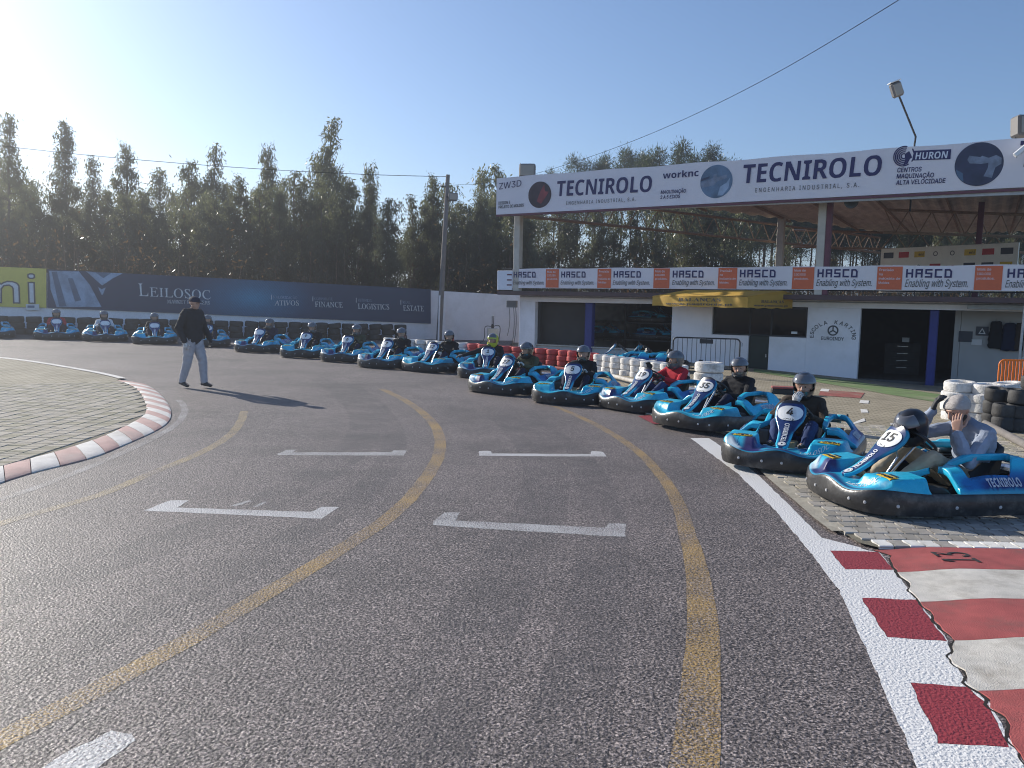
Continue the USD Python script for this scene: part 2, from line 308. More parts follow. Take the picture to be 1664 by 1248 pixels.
def band(px, w, n=90):
    p = smooth_line([at(*a)[:2] for a in px], n); w = np.interp(np.linspace(0, 1, n), np.linspace(0, 1, len(np.atleast_1d(w))), np.atleast_1d(w)) if np.ndim(w) else np.full(n, w)
    t = np.gradient(p, axis=0); t /= np.linalg.norm(t, axis=1, keepdims=True); nn = np.column_stack([-t[:, 1], t[:, 0]])
    wob = (meshkit.fbm(np.column_stack([p * 5, np.zeros(n)]), 3) - .5) * .02
    return Polygon(np.vstack([p + nn * (w / 2 + wob)[:, None], (p - nn * (w / 2 - wob)[:, None])[::-1]])).buffer(0)
obj('yellow_line', sheet(band([(-60, 872), (9, 848), (144, 810), (234, 774), (300, 747), (360, 717), (388, 690), (397, 668)], .115), .004, .5), M_YEL2, kind='structure', label='faded yellow line curving round the paved inside corner')
obj('yellow_line', sheet(band([(-60, 1236), (100, 1150), (200, 1098), (300, 1043), (400, 985), (500, 925), (590, 870), (650, 825), (690, 780), (712, 742), (713, 705), (695, 678), (660, 652), (620, 632)], .14), .004, .5), M_YEL, kind='structure', label='worn yellow line sweeping up the middle of the track')
obj('yellow_line', sheet(band([(1120, 1330), (1128, 1240), (1140, 1100), (1141, 1000), (1133, 930), (1118, 870), (1098, 810), (1072, 770), (1032, 730), (995, 705), (948, 680), (900, 660)], [.19, .17, .13, .12, .12, .12, .1]), .004, .5), M_YEL, kind='structure', label='strong yellow line on the right of the track')
M_RUBM = asphalt('rubbered_asphalt', LO, HI, tint=(.06, .053, .053), hide=.655)
for k, (px, w) in enumerate((([(-80, 990), (120, 930), (350, 850), (520, 770), (590, 705), (575, 655), (520, 615)], .42), ([(-60, 1120), (180, 1020), (420, 905), (590, 800), (640, 730), (625, 675), (570, 625)], .30), ([(640, 1300), (740, 1080), (840, 900), (885, 800), (870, 730), (810, 675)], .45), ([(900, 1300), (945, 1080), (980, 900), (975, 810), (930, 735), (860, 678)], .35))):
    obj('tyre_mark', sheet(band(px, w), .0016, .5), M_RUBM, kind='structure')
BOX1 = [(234, 830), (277, 813), (306, 813), (288, 825), (505, 832), (523, 824), (551, 824), (523, 843)]
BOX2 = [(704, 848), (722, 833), (748, 833), (740, 846), (983, 858), (988, 850.5), (1016.5, 851.5), (1015.5, 872), (980, 871), (737, 856), (704, 853)]
BOX3 = [(451, 738), (466, 731), (482, 731), (476, 735), (637, 735), (639, 732), (661, 732), (657, 740.5), (451, 739.5)]
BOX4 = [(778, 741), (779, 733), (797, 733), (799.5, 737), (960, 738), (962, 733), (978, 734), (986.6, 742)]
for bx, m, l in ((BOX1, M_WHTB, 'front left'), (BOX2, M_WHT2, 'front right'), (BOX3, M_WHT2, 'rear left'), (BOX4, M_WHTB, 'rear right')):
    obj('grid_box', sheet(rough(gpoly(bx)), .004, .5), m, kind='structure', label=f'white starting grid bracket, {l} of the four')
obj('grid_box', sheet(rough(gpoly([(40, 1262), (100, 1228), (150, 1205), (180, 1188), (215, 1194), (219, 1204), (190, 1225), (140, 1262)])), .004, .5), M_WHTB, kind='structure', label='end of a white bracket at the near left corner')
for pts in ([(374, 822), (405, 813), (409, 814.5), (384, 823)], [(410, 824), (430, 815), (434, 816), (418, 824)]):
    obj('faint_number', sheet(gpoly(pts), .004, .5), M_WHT2, kind='structure')

# right hand kerb: white line, painted asphalt teeth, cracked joint, raised concrete kerb
wl = [(1122, 712), (1160, 741), (1200, 771), (1260, 830), (1310, 890), (1365, 962), (1400, 1040), (1440, 1130), (1500, 1270)]
wr = [(1152, 712), (1190, 738), (1236, 776), (1292, 830), (1335, 874), (1400, 890), (1427, 896.5), (1452, 926), (1468, 946), (1490, 975), (1520, 1012), (1540, 1042), (1549, 1076), (1572, 1110), (1606, 1140), (1635, 1190), (1690, 1290)]
tooth = [[(1349, 895), (1425, 897), (1452, 926), (1373, 925)], [(1400, 972), (1488, 975), (1538, 1042), (1442, 1036)], [(1480, 1110), (1572, 1117), (1606, 1148), (1640, 1215), (1527, 1209)]]
whole = rough(gpoly(wl + wr[::-1]), .010); teeth = [rough(gpoly(t), .010) for t in tooth]
obj('edge_line', sheet(whole.difference(shapely.union_all(teeth).buffer(.002)), .005, .5), M_WHT, kind='structure', label='white edge line running into the painted kerb')
for t in teeth: obj('red_patch', sheet(t, .006, .5), M_RED, kind='structure')
crack = smooth_line([at(*p)[:2] for p in wr[5:]], 160); jag = (meshkit.fbm(np.column_stack([crack * 9, np.zeros(160)]), 3, 3) - .5) * .10
tt = np.gradient(crack, axis=0); tt /= np.linalg.norm(tt, axis=1, keepdims=True); cn = np.column_stack([-tt[:, 1], tt[:, 0]])
crack = crack + cn * jag[:, None]; cw = .003 + .012 * meshkit.fbm(np.column_stack([crack * 5, np.ones(160)]), 3, 9) ** 1.4
M_CRACK = paint('dark_crack', (.012, .011, .01), .95)
crk = Polygon(np.vstack([crack + cn * cw[:, None], (crack - cn * cw[:, None])[::-1]])).buffer(0)
obj('kerb_crack', sheet(crk, .0064, .3), M_CRACK, kind='structure')
kerb = UsdGeom.Xform.Define(stage, '/World/kerb').GetPrim(); tag(kerb, kind='structure', label='red and white concrete kerb at the right edge')
cut = [(1425, 896), (1452, 926.5), (1488, 976), (1538, 1042), (1572, 1118), (1606, 1160), (1690, 1290)]
c0 = list(crack)
def kerb_strip(yn, yf, m, lift):
    """one painted length of the raised kerb between two lines across it"""
    a, b = at(1500, yn)[1], at(1500, yf)[1]
    X1 = 5.2; rows = 8; cols = 16; V = []
    for k in range(rows + 1):
        y = a + (b - a) * k / rows + 0.0
        j = int(np.argmin(abs(crack[:, 1] - y))); xl = crack[j, 0] + cw[j] + .004
        for c in range(cols + 1):
            t = c / cols; x = xl + (X1 - xl) * t ** 1.6; yy = y + .02 * (x - 2.0) * 0
            z = .0035 + .030 * ss(0, .45, x - xl) + .005 * float(meshkit.fbm(np.array([x * 3, yy * 3, 0.0]), 3)) + .002 * math.cos((k / rows - .5) * math.pi)
            V.append((x, yy, z))
    V = np.array(V); n = cols + 1; f = []
    for k in range(rows):
        for c in range(cols): f.append([k * n + c, k * n + c + 1, (k + 1) * n + c + 1, (k + 1) * n + c])
    top = V.copy(); low = V.copy(); low[:, 2] = -.03; m_ = len(V); F2 = [list(q) for q in f]
    for k in range(rows):
        a0, a1 = k * n, (k + 1) * n; F2.append([a1, a0, a0 + m_, a1 + m_])
    for c in range(cols):
        F2.append([c, c + m_, c + 1 + m_, c + 1][::-1]); e = rows * n; F2.append([e + c, e + c + 1, e + c + 1 + m_, e + c + m_][::-1])
    obj('kerb_block', (np.vstack([top, low]), np.array(F2)), m, kerb, smooth=40)
ed = [896.5, 931, 979, 1041, 1122, 1240, 1400]
for k in range(6): kerb_strip(ed[k + 1], ed[k] + (0.4 if k else 0), [M_KRED, M_KWHT][k % 2], 0)
g13 = lettering('13', 'plain', width=.22, height=.25); a = at(1549, 914)
m13 = extr(g13, .002); m13.apply_translation([-.11, -.135, 0]); m13 = moved(m13, a[0], a[1], .0400, rz=math.pi / 2)
obj('painted_number', m13, paint('black_road_paint', (.03, .025, .025), .8), kerb)

# left hand island: kerb blocks, block paving
ko = [(-90, 814), (0, 786), (57, 768), (102, 757), (141, 747), (192, 728), (240, 707), (267, 692), (278, 675), (273, 657), (264, 645), (240, 627)]
ki = [(-90, 787), (0, 762), (60, 746), (129, 726), (180, 707), (210, 692), (231, 680), (238, 668), (235, 654), (229, 642), (216, 630), (190, 620)]
kfar = [(198, 617), (150, 606), (105, 598), (50, 589), (0, 583), (-120, 574)]
Ko = smooth_line([at(*p)[:2] for p in ko], 400); Ki = smooth_line([at(*p)[:2] for p in ki], 400)
ikerb = UsdGeom.Xform.Define(stage, '/World/island_kerb').GetPrim(); tag(ikerb, kind='structure', label='faded red and white kerb round the inside corner')
L = np.r_[0, np.cumsum(np.linalg.norm(np.diff(Ko, axis=0), axis=1))]; nb = 25; at_s = np.linspace(0, L[-1], nb + 1)
for k in range(nb):
    V = []; sub = 4
    for s_ in np.linspace(at_s[k] + .006, at_s[k + 1] - .006, sub + 1):
        po = np.array([np.interp(s_, L, Ko[:, j]) for j in (0, 1)]); pi_ = np.array([np.interp(s_, L, Ki[:, j]) for j in (0, 1)])
        for w in (0, .12, .5, .88, 1.0):
            p = po + (pi_ - po) * w; z = float(lay(*p)) + np.interp(w, [0, .12, .5, .88, 1], [.012, .030, .040, .038, .026]) + rng.uniform(-.002, .002); V.append((p[0], p[1], z))
        for w, zz in ((1.0, -.04), (0.0, -.04)): p = po + (pi_ - po) * w; V.append((p[0], p[1], float(lay(*p)) + zz))
    f = [[a * 7 + b, a * 7 + (b + 1) % 7, (a + 1) * 7 + (b + 1) % 7, (a + 1) * 7 + b] for a in range(sub) for b in range(7)]
    m = trimesh.Trimesh(np.array(V), np.array([t for q_ in f for t in ([q_[0], q_[1], q_[2]], [q_[0], q_[2], q_[3]])] + [[0, i + 1, i] for i in range(1, 6)] + [[sub * 7, sub * 7 + i, sub * 7 + i + 1] for i in range(1, 6)]), process=False)
    m.fix_normals()
    obj('kerb_block', m, [M_LRED, M_LWHT][k % 2], ikerb, smooth=35)
Kf = smooth_line([at(*p)[:2] for p in kfar], 60)
thin = LineString(Kf).buffer(.07, cap_style='flat'); obj('white_edge', sheet(thin, .034, .5), M_LWHT, ikerb)
island = Polygon(np.vstack([Ki[::4], Kf, [(-40, Kf[-1][1]), (-40, 6)]])).buffer(0).difference(thin)
obj('island_bed', sheet(island, .023, 1.0), M_BED, kind='structure', smooth=True)
scuff = band([(-60, 830), (60, 792), (150, 757), (230, 722), (285, 690), (300, 668), (290, 650)], .10); obj('worn_white_line', sheet(scuff, .004, .5), asphalt('ghost_white_paint', LO, HI, tint=(.42, .41, .42), hide=.64), kind='structure')

def paver_mesh(w, l, h, r):
    """one interlocking block: zigzag long sides, chamfered top"""
    b = w * .10; g = .004; p = np.array([(g, g), (w - g, g), (w - g + b, l * .33), (w - g - b * .2, l * .67), (w - g + b * .6, l - g), (g + b * .6, l - g), (g - b * .2, l * .67), (g + b, l * .33)])
    c = p.mean(0); q_ = c + (p - c) * .93; tx, ty = r.uniform(-.012, .012, 2); dz = r.uniform(-.002, .002)
    V = [(x, y, 0) for x, y in p] + [(x, y, h - .004 + dz) for x, y in p] + [(x, y, h + dz + tx * (x - c[0]) + ty * (y - c[1])) for x, y in q_]
    f = [[i, (i + 1) % 8, 8 + (i + 1) % 8, 8 + i] for i in range(8)] + [[8 + i, 8 + (i + 1) % 8, 16 + (i + 1) % 8, 16 + i] for i in range(8)]
    t = [a_ for q4 in f for a_ in ([q4[0], q4[1], q4[2]], [q4[0], q4[2], q4[3]])] + [[16, 16 + i, 17 + i] for i in range(1, 7)]
    return np.array(V, float), np.array(t)
def pave(area, w, l, ang, mats, parent, single, far, pick=None, h=.028):
    """lays blocks over an area: the nearest ones each a piece, the rest joined"""
    r = np.random.default_rng(5); ca, sa = math.cos(ang), math.sin(ang); pr = shapely.prepared.prep(area); x0, y0, x1, y1 = area.bounds; R = max(x1 - x0, y1 - y0); cx, cy = (x0 + x1) / 2, (y0 + y1) / 2; found = []
    nu, nv = int(R * 1.5 / w), int(R * 1.5 / l)
    I, J = np.meshgrid(np.arange(-nu // 2, nu // 2), np.arange(-nv // 2, nv // 2), indexing='ij'); U = (I + (J % 2) * .5) * w; Vv = J * l + 0 * U
    X = cx + ca * (U + w / 2) - sa * (Vv + l / 2); Y = cy + sa * (U + w / 2) + ca * (Vv + l / 2)
    ok = (X > x0) & (X < x1) & (Y > y0) & (Y < y1) & (np.hypot(X, Y) < far) & (Y > 2.2) & (abs(X) < .66 * Y + .3)
    for u, v, x, y in zip(U[ok], Vv[ok], X[ok], Y[ok]):
        if pr.contains(Point(x, y)): found.append((math.hypot(x, y), u, v, x, y))
    found.sort(); rest = {}
    for k, (d, u, v, x, y) in enumerate(found):
        V, t = paver_mesh(w, l, h, r); V = V.copy(); zx = cx + ca * (V[:, 0] + u) - sa * (V[:, 1] + v); zy = cy + sa * (V[:, 0] + u) + ca * (V[:, 1] + v); V[:, 2] += lay(zx, zy) + .004; V[:, 0], V[:, 1] = zx, zy
        kk = r.integers(len(mats)); m = mats[kk] if pick is None else (pick(x, y) or mats[kk])
        if k < single: obj('paver', (V, t), m, parent)
        else: rest.setdefault(str(m.GetPath()), []).append((V, t))
    for mp, ls in rest.items():
        n = np.cumsum([0] + [len(V) for V, _ in ls]); obj('pavers', (np.vstack([V for V, _ in ls]), np.vstack([t + k for (_, t), k in zip(ls, n)])), UsdShade.Material.Get(stage, mp), parent, kind='stuff')
    return found[-1][0] if found else 0
ipave = UsdGeom.Xform.Define(stage, '/World/island_paving').GetPrim(); tag(ipave, kind='structure', label='mossy tan block paving inside the corner')
near = island.intersection(sbox(-16, 6, 0, 17)); pave(near.buffer(-.05), .105, .21, math.radians(90), M_TAN, ipave, 290, 17.2)
far_i = island.buffer(-.03).intersection(sbox(-41, 0, 0, 60)).difference(Point(0, 0).buffer(17.0, 64).intersection(sbox(-16, 6, 0, 17)))
obj('far_paving', sheet(far_i, .030, 1.0), M_FARPAV2, ipave, smooth=True)

# the paved strip in front of the pit building
edge = [(1720, 897), (1664, 896.5), (1560, 895.5), (1427, 894), (1395, 886), (1368, 868), (1340, 848), (1310, 822), (1262, 782), (1222, 745), (1172, 705), (1110, 690), (1050, 675), (1000, 650), (968, 632)]
tyre_line = [(973, 606), (935, 598), (888, 592)]
front = [tuple(PIT.P(u, 0.02, 0)[:2]) for u in (-11, 8)]
apron = Polygon([tuple(at(*p)[:2]) for p in edge + tyre_line] + front + [(16, 16), (16, at(1720, 897)[1])]).buffer(0)
obj('paving_bed', sheet(apron, .021, 1.0), M_BED, kind='structure', smooth=True)
apav = UsdGeom.Xform.Define(stage, '/World/pit_paving').GetPrim(); tag(apav, kind='structure', label='block paving between the karts and the pit building')
greyz = gpoly([(1340, 840), (1395, 892), (1720, 897), (1720, 820)])
def pick(x, y):
    k = (x - 1.9) * .35 + (y - 6.05)
    return M_PWHT if y < at(1500, 893)[1] + .17 and rng.random() < .75 else (M_PAVE[rng.integers(3)] if y < 7.6 else None)
strip = apron.buffer(-.04).intersection(sbox(1.5, 5, 12, 15))
pave(strip, .115, .165, 0.0, M_TAN, apav, 295, 13.2, pick)
far_a = apron.buffer(-.02).difference(Point(0, 0).buffer(13.0, 64))
obj('far_paving', sheet(far_a, .030, 1.0), M_FARPAV, apav, smooth=True)
M_CONC = paint('rough_concrete', (.34, .31, .25), .9, vary=.25, scale=7, bump=.7, bscale=60, dirt=((.2, .18, .14), .6))
obj('concrete_edge', sheet(LineString([tuple(at(*p)[:2]) for p in edge[5:10]]).buffer(.08, cap_style='flat'), .026, .3), M_CONC, kind='structure')
gz = gpoly([(1225, 601), (1390, 622), (1480, 636), (1560, 648), (1700, 668), (1700, 690), (1560, 662), (1470, 648), (1390, 634), (1300, 618), (1225, 606)])
obj('green_strip', sheet(gz.intersection(apron.buffer(-.03)), .036, .5), M_GREEN, kind='structure', label='faded green painted strip along the pit building')
M_DRED = paint('faded_red_paint', (.27, .075, .06), .85, vary=.3, scale=4, bump=.4, dirt=((.24, .2, .15), .8))
obj('red_paint_patch', sheet(gpoly([(1334, 636), (1405, 641), (1398, 650), (1330, 645)]), .036, .5), M_DRED, kind='structure')
for p in ([(1335, 634), (1348, 635), (1346, 639), (1332, 638)], [(1398, 653), (1412, 654), (1411, 659), (1396, 658)], [(1398, 668), (1409, 669), (1411, 674), (1399, 674)], [(1388, 690), (1404, 683), (1406, 688), (1380, 695)], [(1446, 692), (1480, 691), (1481, 693), (1447, 694)]):
    obj('white_mark', sheet(gpoly(p), .037, .5), M_PWHT, kind='structure')
obj('red_paint_patch', sheet(gpoly([(1036, 677), (1062, 690), (1086, 690), (1056, 676)]), .012, .5), M_RED, kind='structure')

# ------------------------------------------------------------------ far wall with its banners
zt = FWALL.uz(712, 473)[1]; uR = FWALL.uz(846, 480)[0] + .6
t = thing('boundary_wall', 'long low white rendered wall at the far side of the track', 'wall', FWALL.o, FWALL.rot)
zl = FWALL.uz(75, 442)[1]; zb = -.2
obj('wall_face', (np.array([(x, y, z) for x, zz in ((-26, zl + .15), (-1, zl), (FWALL.uz(700, 473)[0], zt + .02), (uR, FWALL.uz(812, 480)[1])) for y in (0.0, .2) for z in (zb, zz)]),
    np.array([f for k in range(3) for o in [k * 4] for f in ([o, o + 4, o + 5, o + 1], [o + 2, o + 3, o + 7, o + 6], [o + 1, o + 5, o + 7, o + 3])] + [[0, 1, 3, 2], [12, 14, 15, 13]])), M_WALLW, t)
for u in (-20, -15, -10, -5, 0, 5, 10):
    pass
u0, u1 = FWALL.uz(718, 500)[0] - .1, FWALL.uz(718, 500)[0] + .15
obj('wall_post', boxm(u0, u1, -.12, -.003, zb, zt - .03, .01), M_WALLW, t)
def wbanner(name, label, corners, m, y=-.06, frame=None):
    """a cloth banner on the far wall; corners are top left, bottom left, top right, bottom right"""
    p = [FWALL.uz(*c, y) for c in corners]; t = thing(name, label, 'banner', FWALL.o, FWALL.rot); n = 24; V = []
    for k in range(n + 1):
        w = k / n; a = np.array(p[0]) * (1 - w) + np.array(p[2]) * w; b = np.array(p[1]) * (1 - w) + np.array(p[3]) * w
        for yy in (y - .004 - .003 * math.sin(k * 1.9), y + .05): V += [(a[0], yy, a[1]), (b[0], yy, b[1])]
    f = [[k * 4 + i, k * 4 + j, k * 4 + 4 + j, k * 4 + 4 + i] for k in range(n) for i, j in ((0, 1), (1, 3), (3, 2), (2, 0))] + [[0, 2, 3, 1], [n * 4, n * 4 + 1, n * 4 + 3, n * 4 + 2]]
    mm = trimesh.Trimesh(np.array(V), np.array([x for q4 in f for x in ([q4[0], q4[1], q4[2]], [q4[0], q4[2], q4[3]])]), process=False); mm.fix_normals()
    obj('cloth', mm, m, t); return t
def wtext(t, text, style, l, r, cap, m, y=-.075, shear=0.0, name='lettering', plane=FWALL, slope=True):
    a, b, c = plane.uz(*l, y), plane.uz(*r, y), plane.uz(l[0], l[1] - cap, y)
    g = lettering(text, style, b[0] - a[0], c[1] - a[1], shear)
    g = affinity.affine_transform(g, [1, 0, (b[1] - a[1]) / (b[0] - a[0]) if slope else 0, 1, a[0], a[1]])
    return obj(name, upright(g, y), m, t)
def wpoly(t, px, m, y=-.07, name='printed_shape', plane=FWALL, th=.003):
    g = Polygon([plane.uz(*p, y) for p in px]).buffer(0); return obj(name, upright(g, y, th), m, t)
uc = FWALL.P(*FWALL.uz(412, 485, -.06)[:1], 0, 0); zc = FWALL.uz(412, 485)[1]
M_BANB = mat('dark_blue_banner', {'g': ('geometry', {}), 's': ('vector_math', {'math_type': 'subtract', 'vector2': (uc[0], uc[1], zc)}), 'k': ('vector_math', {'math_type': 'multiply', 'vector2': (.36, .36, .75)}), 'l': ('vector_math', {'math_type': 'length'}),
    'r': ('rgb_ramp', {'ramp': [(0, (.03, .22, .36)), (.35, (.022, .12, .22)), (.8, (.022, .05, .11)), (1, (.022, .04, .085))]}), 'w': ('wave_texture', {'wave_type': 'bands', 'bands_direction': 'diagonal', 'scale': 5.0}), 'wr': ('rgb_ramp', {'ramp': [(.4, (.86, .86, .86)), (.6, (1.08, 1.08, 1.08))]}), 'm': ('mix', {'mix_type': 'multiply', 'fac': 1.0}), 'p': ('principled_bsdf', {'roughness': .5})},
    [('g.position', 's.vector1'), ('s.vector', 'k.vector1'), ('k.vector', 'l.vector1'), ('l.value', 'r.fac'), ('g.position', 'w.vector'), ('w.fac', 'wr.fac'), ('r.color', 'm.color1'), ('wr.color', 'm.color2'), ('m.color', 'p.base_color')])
M_NAVY = paint('navy_print', (.018, .016, .085), .5, vary=.05); M_PALE = paint('pale_blue_print', (.24, .31, .41), .5, vary=.45, scale=2.2); M_SLATE = paint('slate_blue_print', (.07, .12, .19), .5, vary=.2, scale=2); M_CREAM = paint('cream_print', (.60, .60, .60), .5, vary=.03)
M_YBAN = paint('yellow_banner', (.62, .50, .09), .5, vary=.06, scale=1, dirt=((.45, .37, .1), .4)); M_GREYT = paint('grey_print', (.06, .06, .065), .5)
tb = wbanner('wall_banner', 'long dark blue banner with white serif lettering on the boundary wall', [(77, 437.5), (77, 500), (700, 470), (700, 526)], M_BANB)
wpoly(tb, [(80, 440), (128, 441), (146, 463), (165, 499), (92, 499), (82, 470)], M_PALE); wpoly(tb, [(84, 442), (92, 441), (108, 498), (96, 498)], M_SLATE, -.074); wpoly(tb, [(110, 452), (118, 452), (132, 488), (122, 490)], M_SLATE, -.074)
wpoly(tb, [(140, 441), (160, 443), (200, 444), (184, 452), (166, 464), (158, 457)], M_PALE); wpoly(tb, [(156, 443), (168, 452), (180, 444)], M_SLATE, -.074); wpoly(tb, [(159, 466), (165, 470), (172, 467), (167, 479), (165, 479)], M_PALE)
wtext(tb, 'L', 'serif', (224.8, 481), (241, 481.3), 21, M_CREAM); wtext(tb, 'EILOSOC', 'serif', (243.5, 481.5), (342.5, 486.5), 15, M_CREAM); wtext(tb, 'MARKET PARTNERS', 'serif', (271.6, 492.8), (341.3, 495), 6, M_CREAM)
for big, sm, l, r, sl, sr, c in (('ATIVOS', 'VALORIZAÇÃO', (446, 496), (485.8, 496.5), (443.7, 485), (483, 486), 8), ('FINANCE', 'CORPORATE', (511.7, 498.8), (557.4, 499.8), (511, 487.5), (541, 488.2), 9), ('LOGISTICS', 'BUSINESS', (581.4, 502), (632.4, 503.2), (581.4, 490), (604, 490.6), 9), ('ESTATE', 'REAL', (654.8, 505), (689, 505.8), (654, 493.3), (667, 493.6), 9)):
    wtext(tb, big, 'serif', l, r, c, M_CREAM); wtext(tb, sm, 'serif', sl, sr, 4.6, M_PALE); wpoly(tb, [(sl[0] - 3, sl[1] - 6), (sl[0] - 2.2, sl[1] - 6), (sl[0] - 2.2, sl[1] + 2), (sl[0] - 3, sl[1] + 2)], M_CREAM)
ty = wbanner('wall_banner', 'yellow banner with big outlined letters at the left end of the boundary wall', [(-110, 429.5), (-110, 495.5), (75, 436.5), (75, 500)], M_YBAN)
def outlined(text, l, r, cap):
    a, b, c = FWALL.uz(*l, -.075), FWALL.uz(*r, -.075), FWALL.uz(l[0], l[1] - cap, -.075); g = affinity.translate(lettering(text, 'bold', b[0] - a[0], c[1] - a[1]), a[0], a[1])
    obj('lettering', upright(g, -.070), M_GREYT, ty); obj('lettering_core', upright(g.buffer(-.05), -.076), M_CREAM, ty)
outlined('eni', (-62, 492), (59, 497), 48)
pl = thing('small_plate', 'small white plate hung below the yellow banner', 'sign', FWALL.o, FWALL.rot); a, b = FWALL.uz(42, 494, -.1), FWALL.uz(64, 504, -.1); obj('plate', boxm(a[0], b[0], -.115, -.09, b[1], a[1], .004), M_CREAM, pl); obj('print', boxm(a[0] + .05, b[0] - .15, -.119, -.1155, b[1] + .08, a[1] - .05), M_SLATE, pl)

# ------------------------------------------------------------------ pit building with the roofed terrace on top
M_BROWN = paint('brown_painted_edge', (.085, .05, .048), .7, vary=.2, scale=3); M_MAROON = paint('maroon_steel', (.12, .035, .05), .6, vary=.2, scale=4)
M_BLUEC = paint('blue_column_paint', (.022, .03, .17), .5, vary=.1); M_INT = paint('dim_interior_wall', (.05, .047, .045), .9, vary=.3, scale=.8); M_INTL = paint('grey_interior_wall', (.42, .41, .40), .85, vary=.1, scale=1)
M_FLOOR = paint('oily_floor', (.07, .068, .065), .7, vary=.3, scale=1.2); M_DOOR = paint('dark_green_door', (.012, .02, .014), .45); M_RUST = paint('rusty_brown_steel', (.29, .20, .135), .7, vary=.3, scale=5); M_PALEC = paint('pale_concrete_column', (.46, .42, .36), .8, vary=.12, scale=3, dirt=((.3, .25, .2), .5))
M_ROOFS = paint('dusty_corrugated_sheet', (.60, .54, .45), .65, vary=.2, scale=1.5, dirt=((.2, .16, .13), .5))
M_PANE = mat('dark_window_glass', {'f': ('fresnel', {'IOR': 1.5}), 't': ('transparent_bsdf', {'color': (.35, .37, .36)}), 'g': ('glossy_bsdf', {'roughness': .03, 'color': (.8, .8, .8)}), 'm': ('mix_closure', {})}, [('f.fac', 'm.fac'), ('t.BSDF', 'm.closure1'), ('g.BSDF', 'm.closure2')], surface='m.closure')
B = thing('pit_building', 'low white pit building with open garages below and a roofed terrace on top', 'building', PIT.o, PIT.rot)
W2 = M_WALLW
def bw(name, u0, u1, y0, y1, z0, z1, m=W2, bev=.006, **k): return obj(name, boxm(u0, u1, y0, y1, z0, z1, bev), m, B, **k)
bw('wall', -11.05, -10.42, 0, .30, -.4, 1.72); bw('wall', -5.5, -4.21, .0, .25, -.5, 1.72); bw('wall', -1.4, .03, 0, .25, -.7, 1.72); bw('wall', -4.21, -3.07, 0.0, .25, -.6, .83); bw('wall', -2.46, -1.4, 0, .25, -.7, .83)
bw('wall', 5.2, 6.6, 0, .25, -.8, 1.72)
bw('lintel', -11.05, 6.6, .003, .27, 1.72, 1.93); bw('sill_wall', -10.42, -6.7, .12, .30, -.4, .22, M_INTL); bw('sill', -10.42, -6.7, .06, .34, .22, .26, M_PALEC)
def pslab(z0, z1, y0, off, m, name, ymax=24.0, u1=6.6):
    g = Polygon([(-11.05 - off, y0), (u1, y0), (u1, ymax), (-11.05 - off + (ymax + .3) / 2.53, ymax), (-11.05 - off, -.2)]); mm = extr(g, z1 - z0); mm.apply_translation([0, 0, z0]); return obj(name, mm, m, B)
pslab(1.935, 2.07, -.60, .55, M_BROWN, 'terrace_slab')
obj('side_wall', tube([(-10.95, .30, .75), (-1.6, 24.0, .75)], [1.18] * 2, 4), M_WALLW, B) if False else None
sw = Polygon([(-11.05, .31), (-10.8, .31), (-1.4, 24), (-1.65, 24)]); mm = extr(sw, 2.6); mm.apply_translation([0, 0, -.68]); obj('side_wall', mm, M_WALLW, B)
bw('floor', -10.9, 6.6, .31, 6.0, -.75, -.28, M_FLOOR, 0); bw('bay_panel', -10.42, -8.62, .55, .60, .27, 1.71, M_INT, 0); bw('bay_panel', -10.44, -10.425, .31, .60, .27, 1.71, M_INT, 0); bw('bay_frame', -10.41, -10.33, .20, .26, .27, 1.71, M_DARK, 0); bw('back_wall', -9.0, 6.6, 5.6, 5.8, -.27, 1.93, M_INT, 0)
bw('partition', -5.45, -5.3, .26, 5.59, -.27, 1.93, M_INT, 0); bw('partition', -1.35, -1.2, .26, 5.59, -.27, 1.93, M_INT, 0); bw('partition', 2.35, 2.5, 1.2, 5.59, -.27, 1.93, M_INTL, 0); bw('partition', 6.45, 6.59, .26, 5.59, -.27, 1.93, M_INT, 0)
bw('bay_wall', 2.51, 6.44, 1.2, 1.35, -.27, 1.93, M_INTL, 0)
for a, b_ in ((-8.55, -8.28), (1.77, 1.99)): bw('blue_column', a, b_, .05, .30, -.5, 1.715, M_BLUEC, .02)
bw('window_frame', -4.2, -1.41, .10, .14, 1.66, 1.715, M_DARK); bw('window_frame', -4.2, -1.41, .10, .14, .835, .88, M_DARK)
for u in (-4.2, -3.09, -2.46, -1.45): bw('window_frame', u, u + .045, .10, .14, .885, 1.655, M_DARK)
for a, b_ in ((-4.15, -3.095), (-3.04, -2.465), (-2.41, -1.455)): bw('pane', a, b_, .117, .123, .885, 1.655, M_PANE, 0)
bw('window_card', -1.85, -1.68, .08, .095, .93, 1.0, M_CREAM, 0)
d = obj('door', boxm(-3.06, -2.47, .08, .12, -.6, .825, .004), M_DOOR, B); obj('handle', boxm(-2.56, -2.53, .055, .078, .20, .30, .004), M_STEEL, d)
bw('soffit_light', 2.65, 4.6, -.22, -.02, 1.76, 1.88, paint('grey_cabinet', (.30, .30, .29), .6)); bw('gutter_pipe', -11.03, 6.6, -.035, -.005, 1.865, 1.895, M_GALV, .01)
# things kept in the open garage: shelves with dark machines
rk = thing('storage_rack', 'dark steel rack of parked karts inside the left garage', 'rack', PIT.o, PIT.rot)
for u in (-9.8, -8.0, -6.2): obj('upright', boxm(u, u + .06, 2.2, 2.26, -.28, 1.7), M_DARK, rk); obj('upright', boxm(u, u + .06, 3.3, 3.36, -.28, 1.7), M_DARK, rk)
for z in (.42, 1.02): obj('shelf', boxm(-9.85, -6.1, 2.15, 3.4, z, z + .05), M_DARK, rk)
bn = [(-11.0, -.2), (-1.4, 24)]
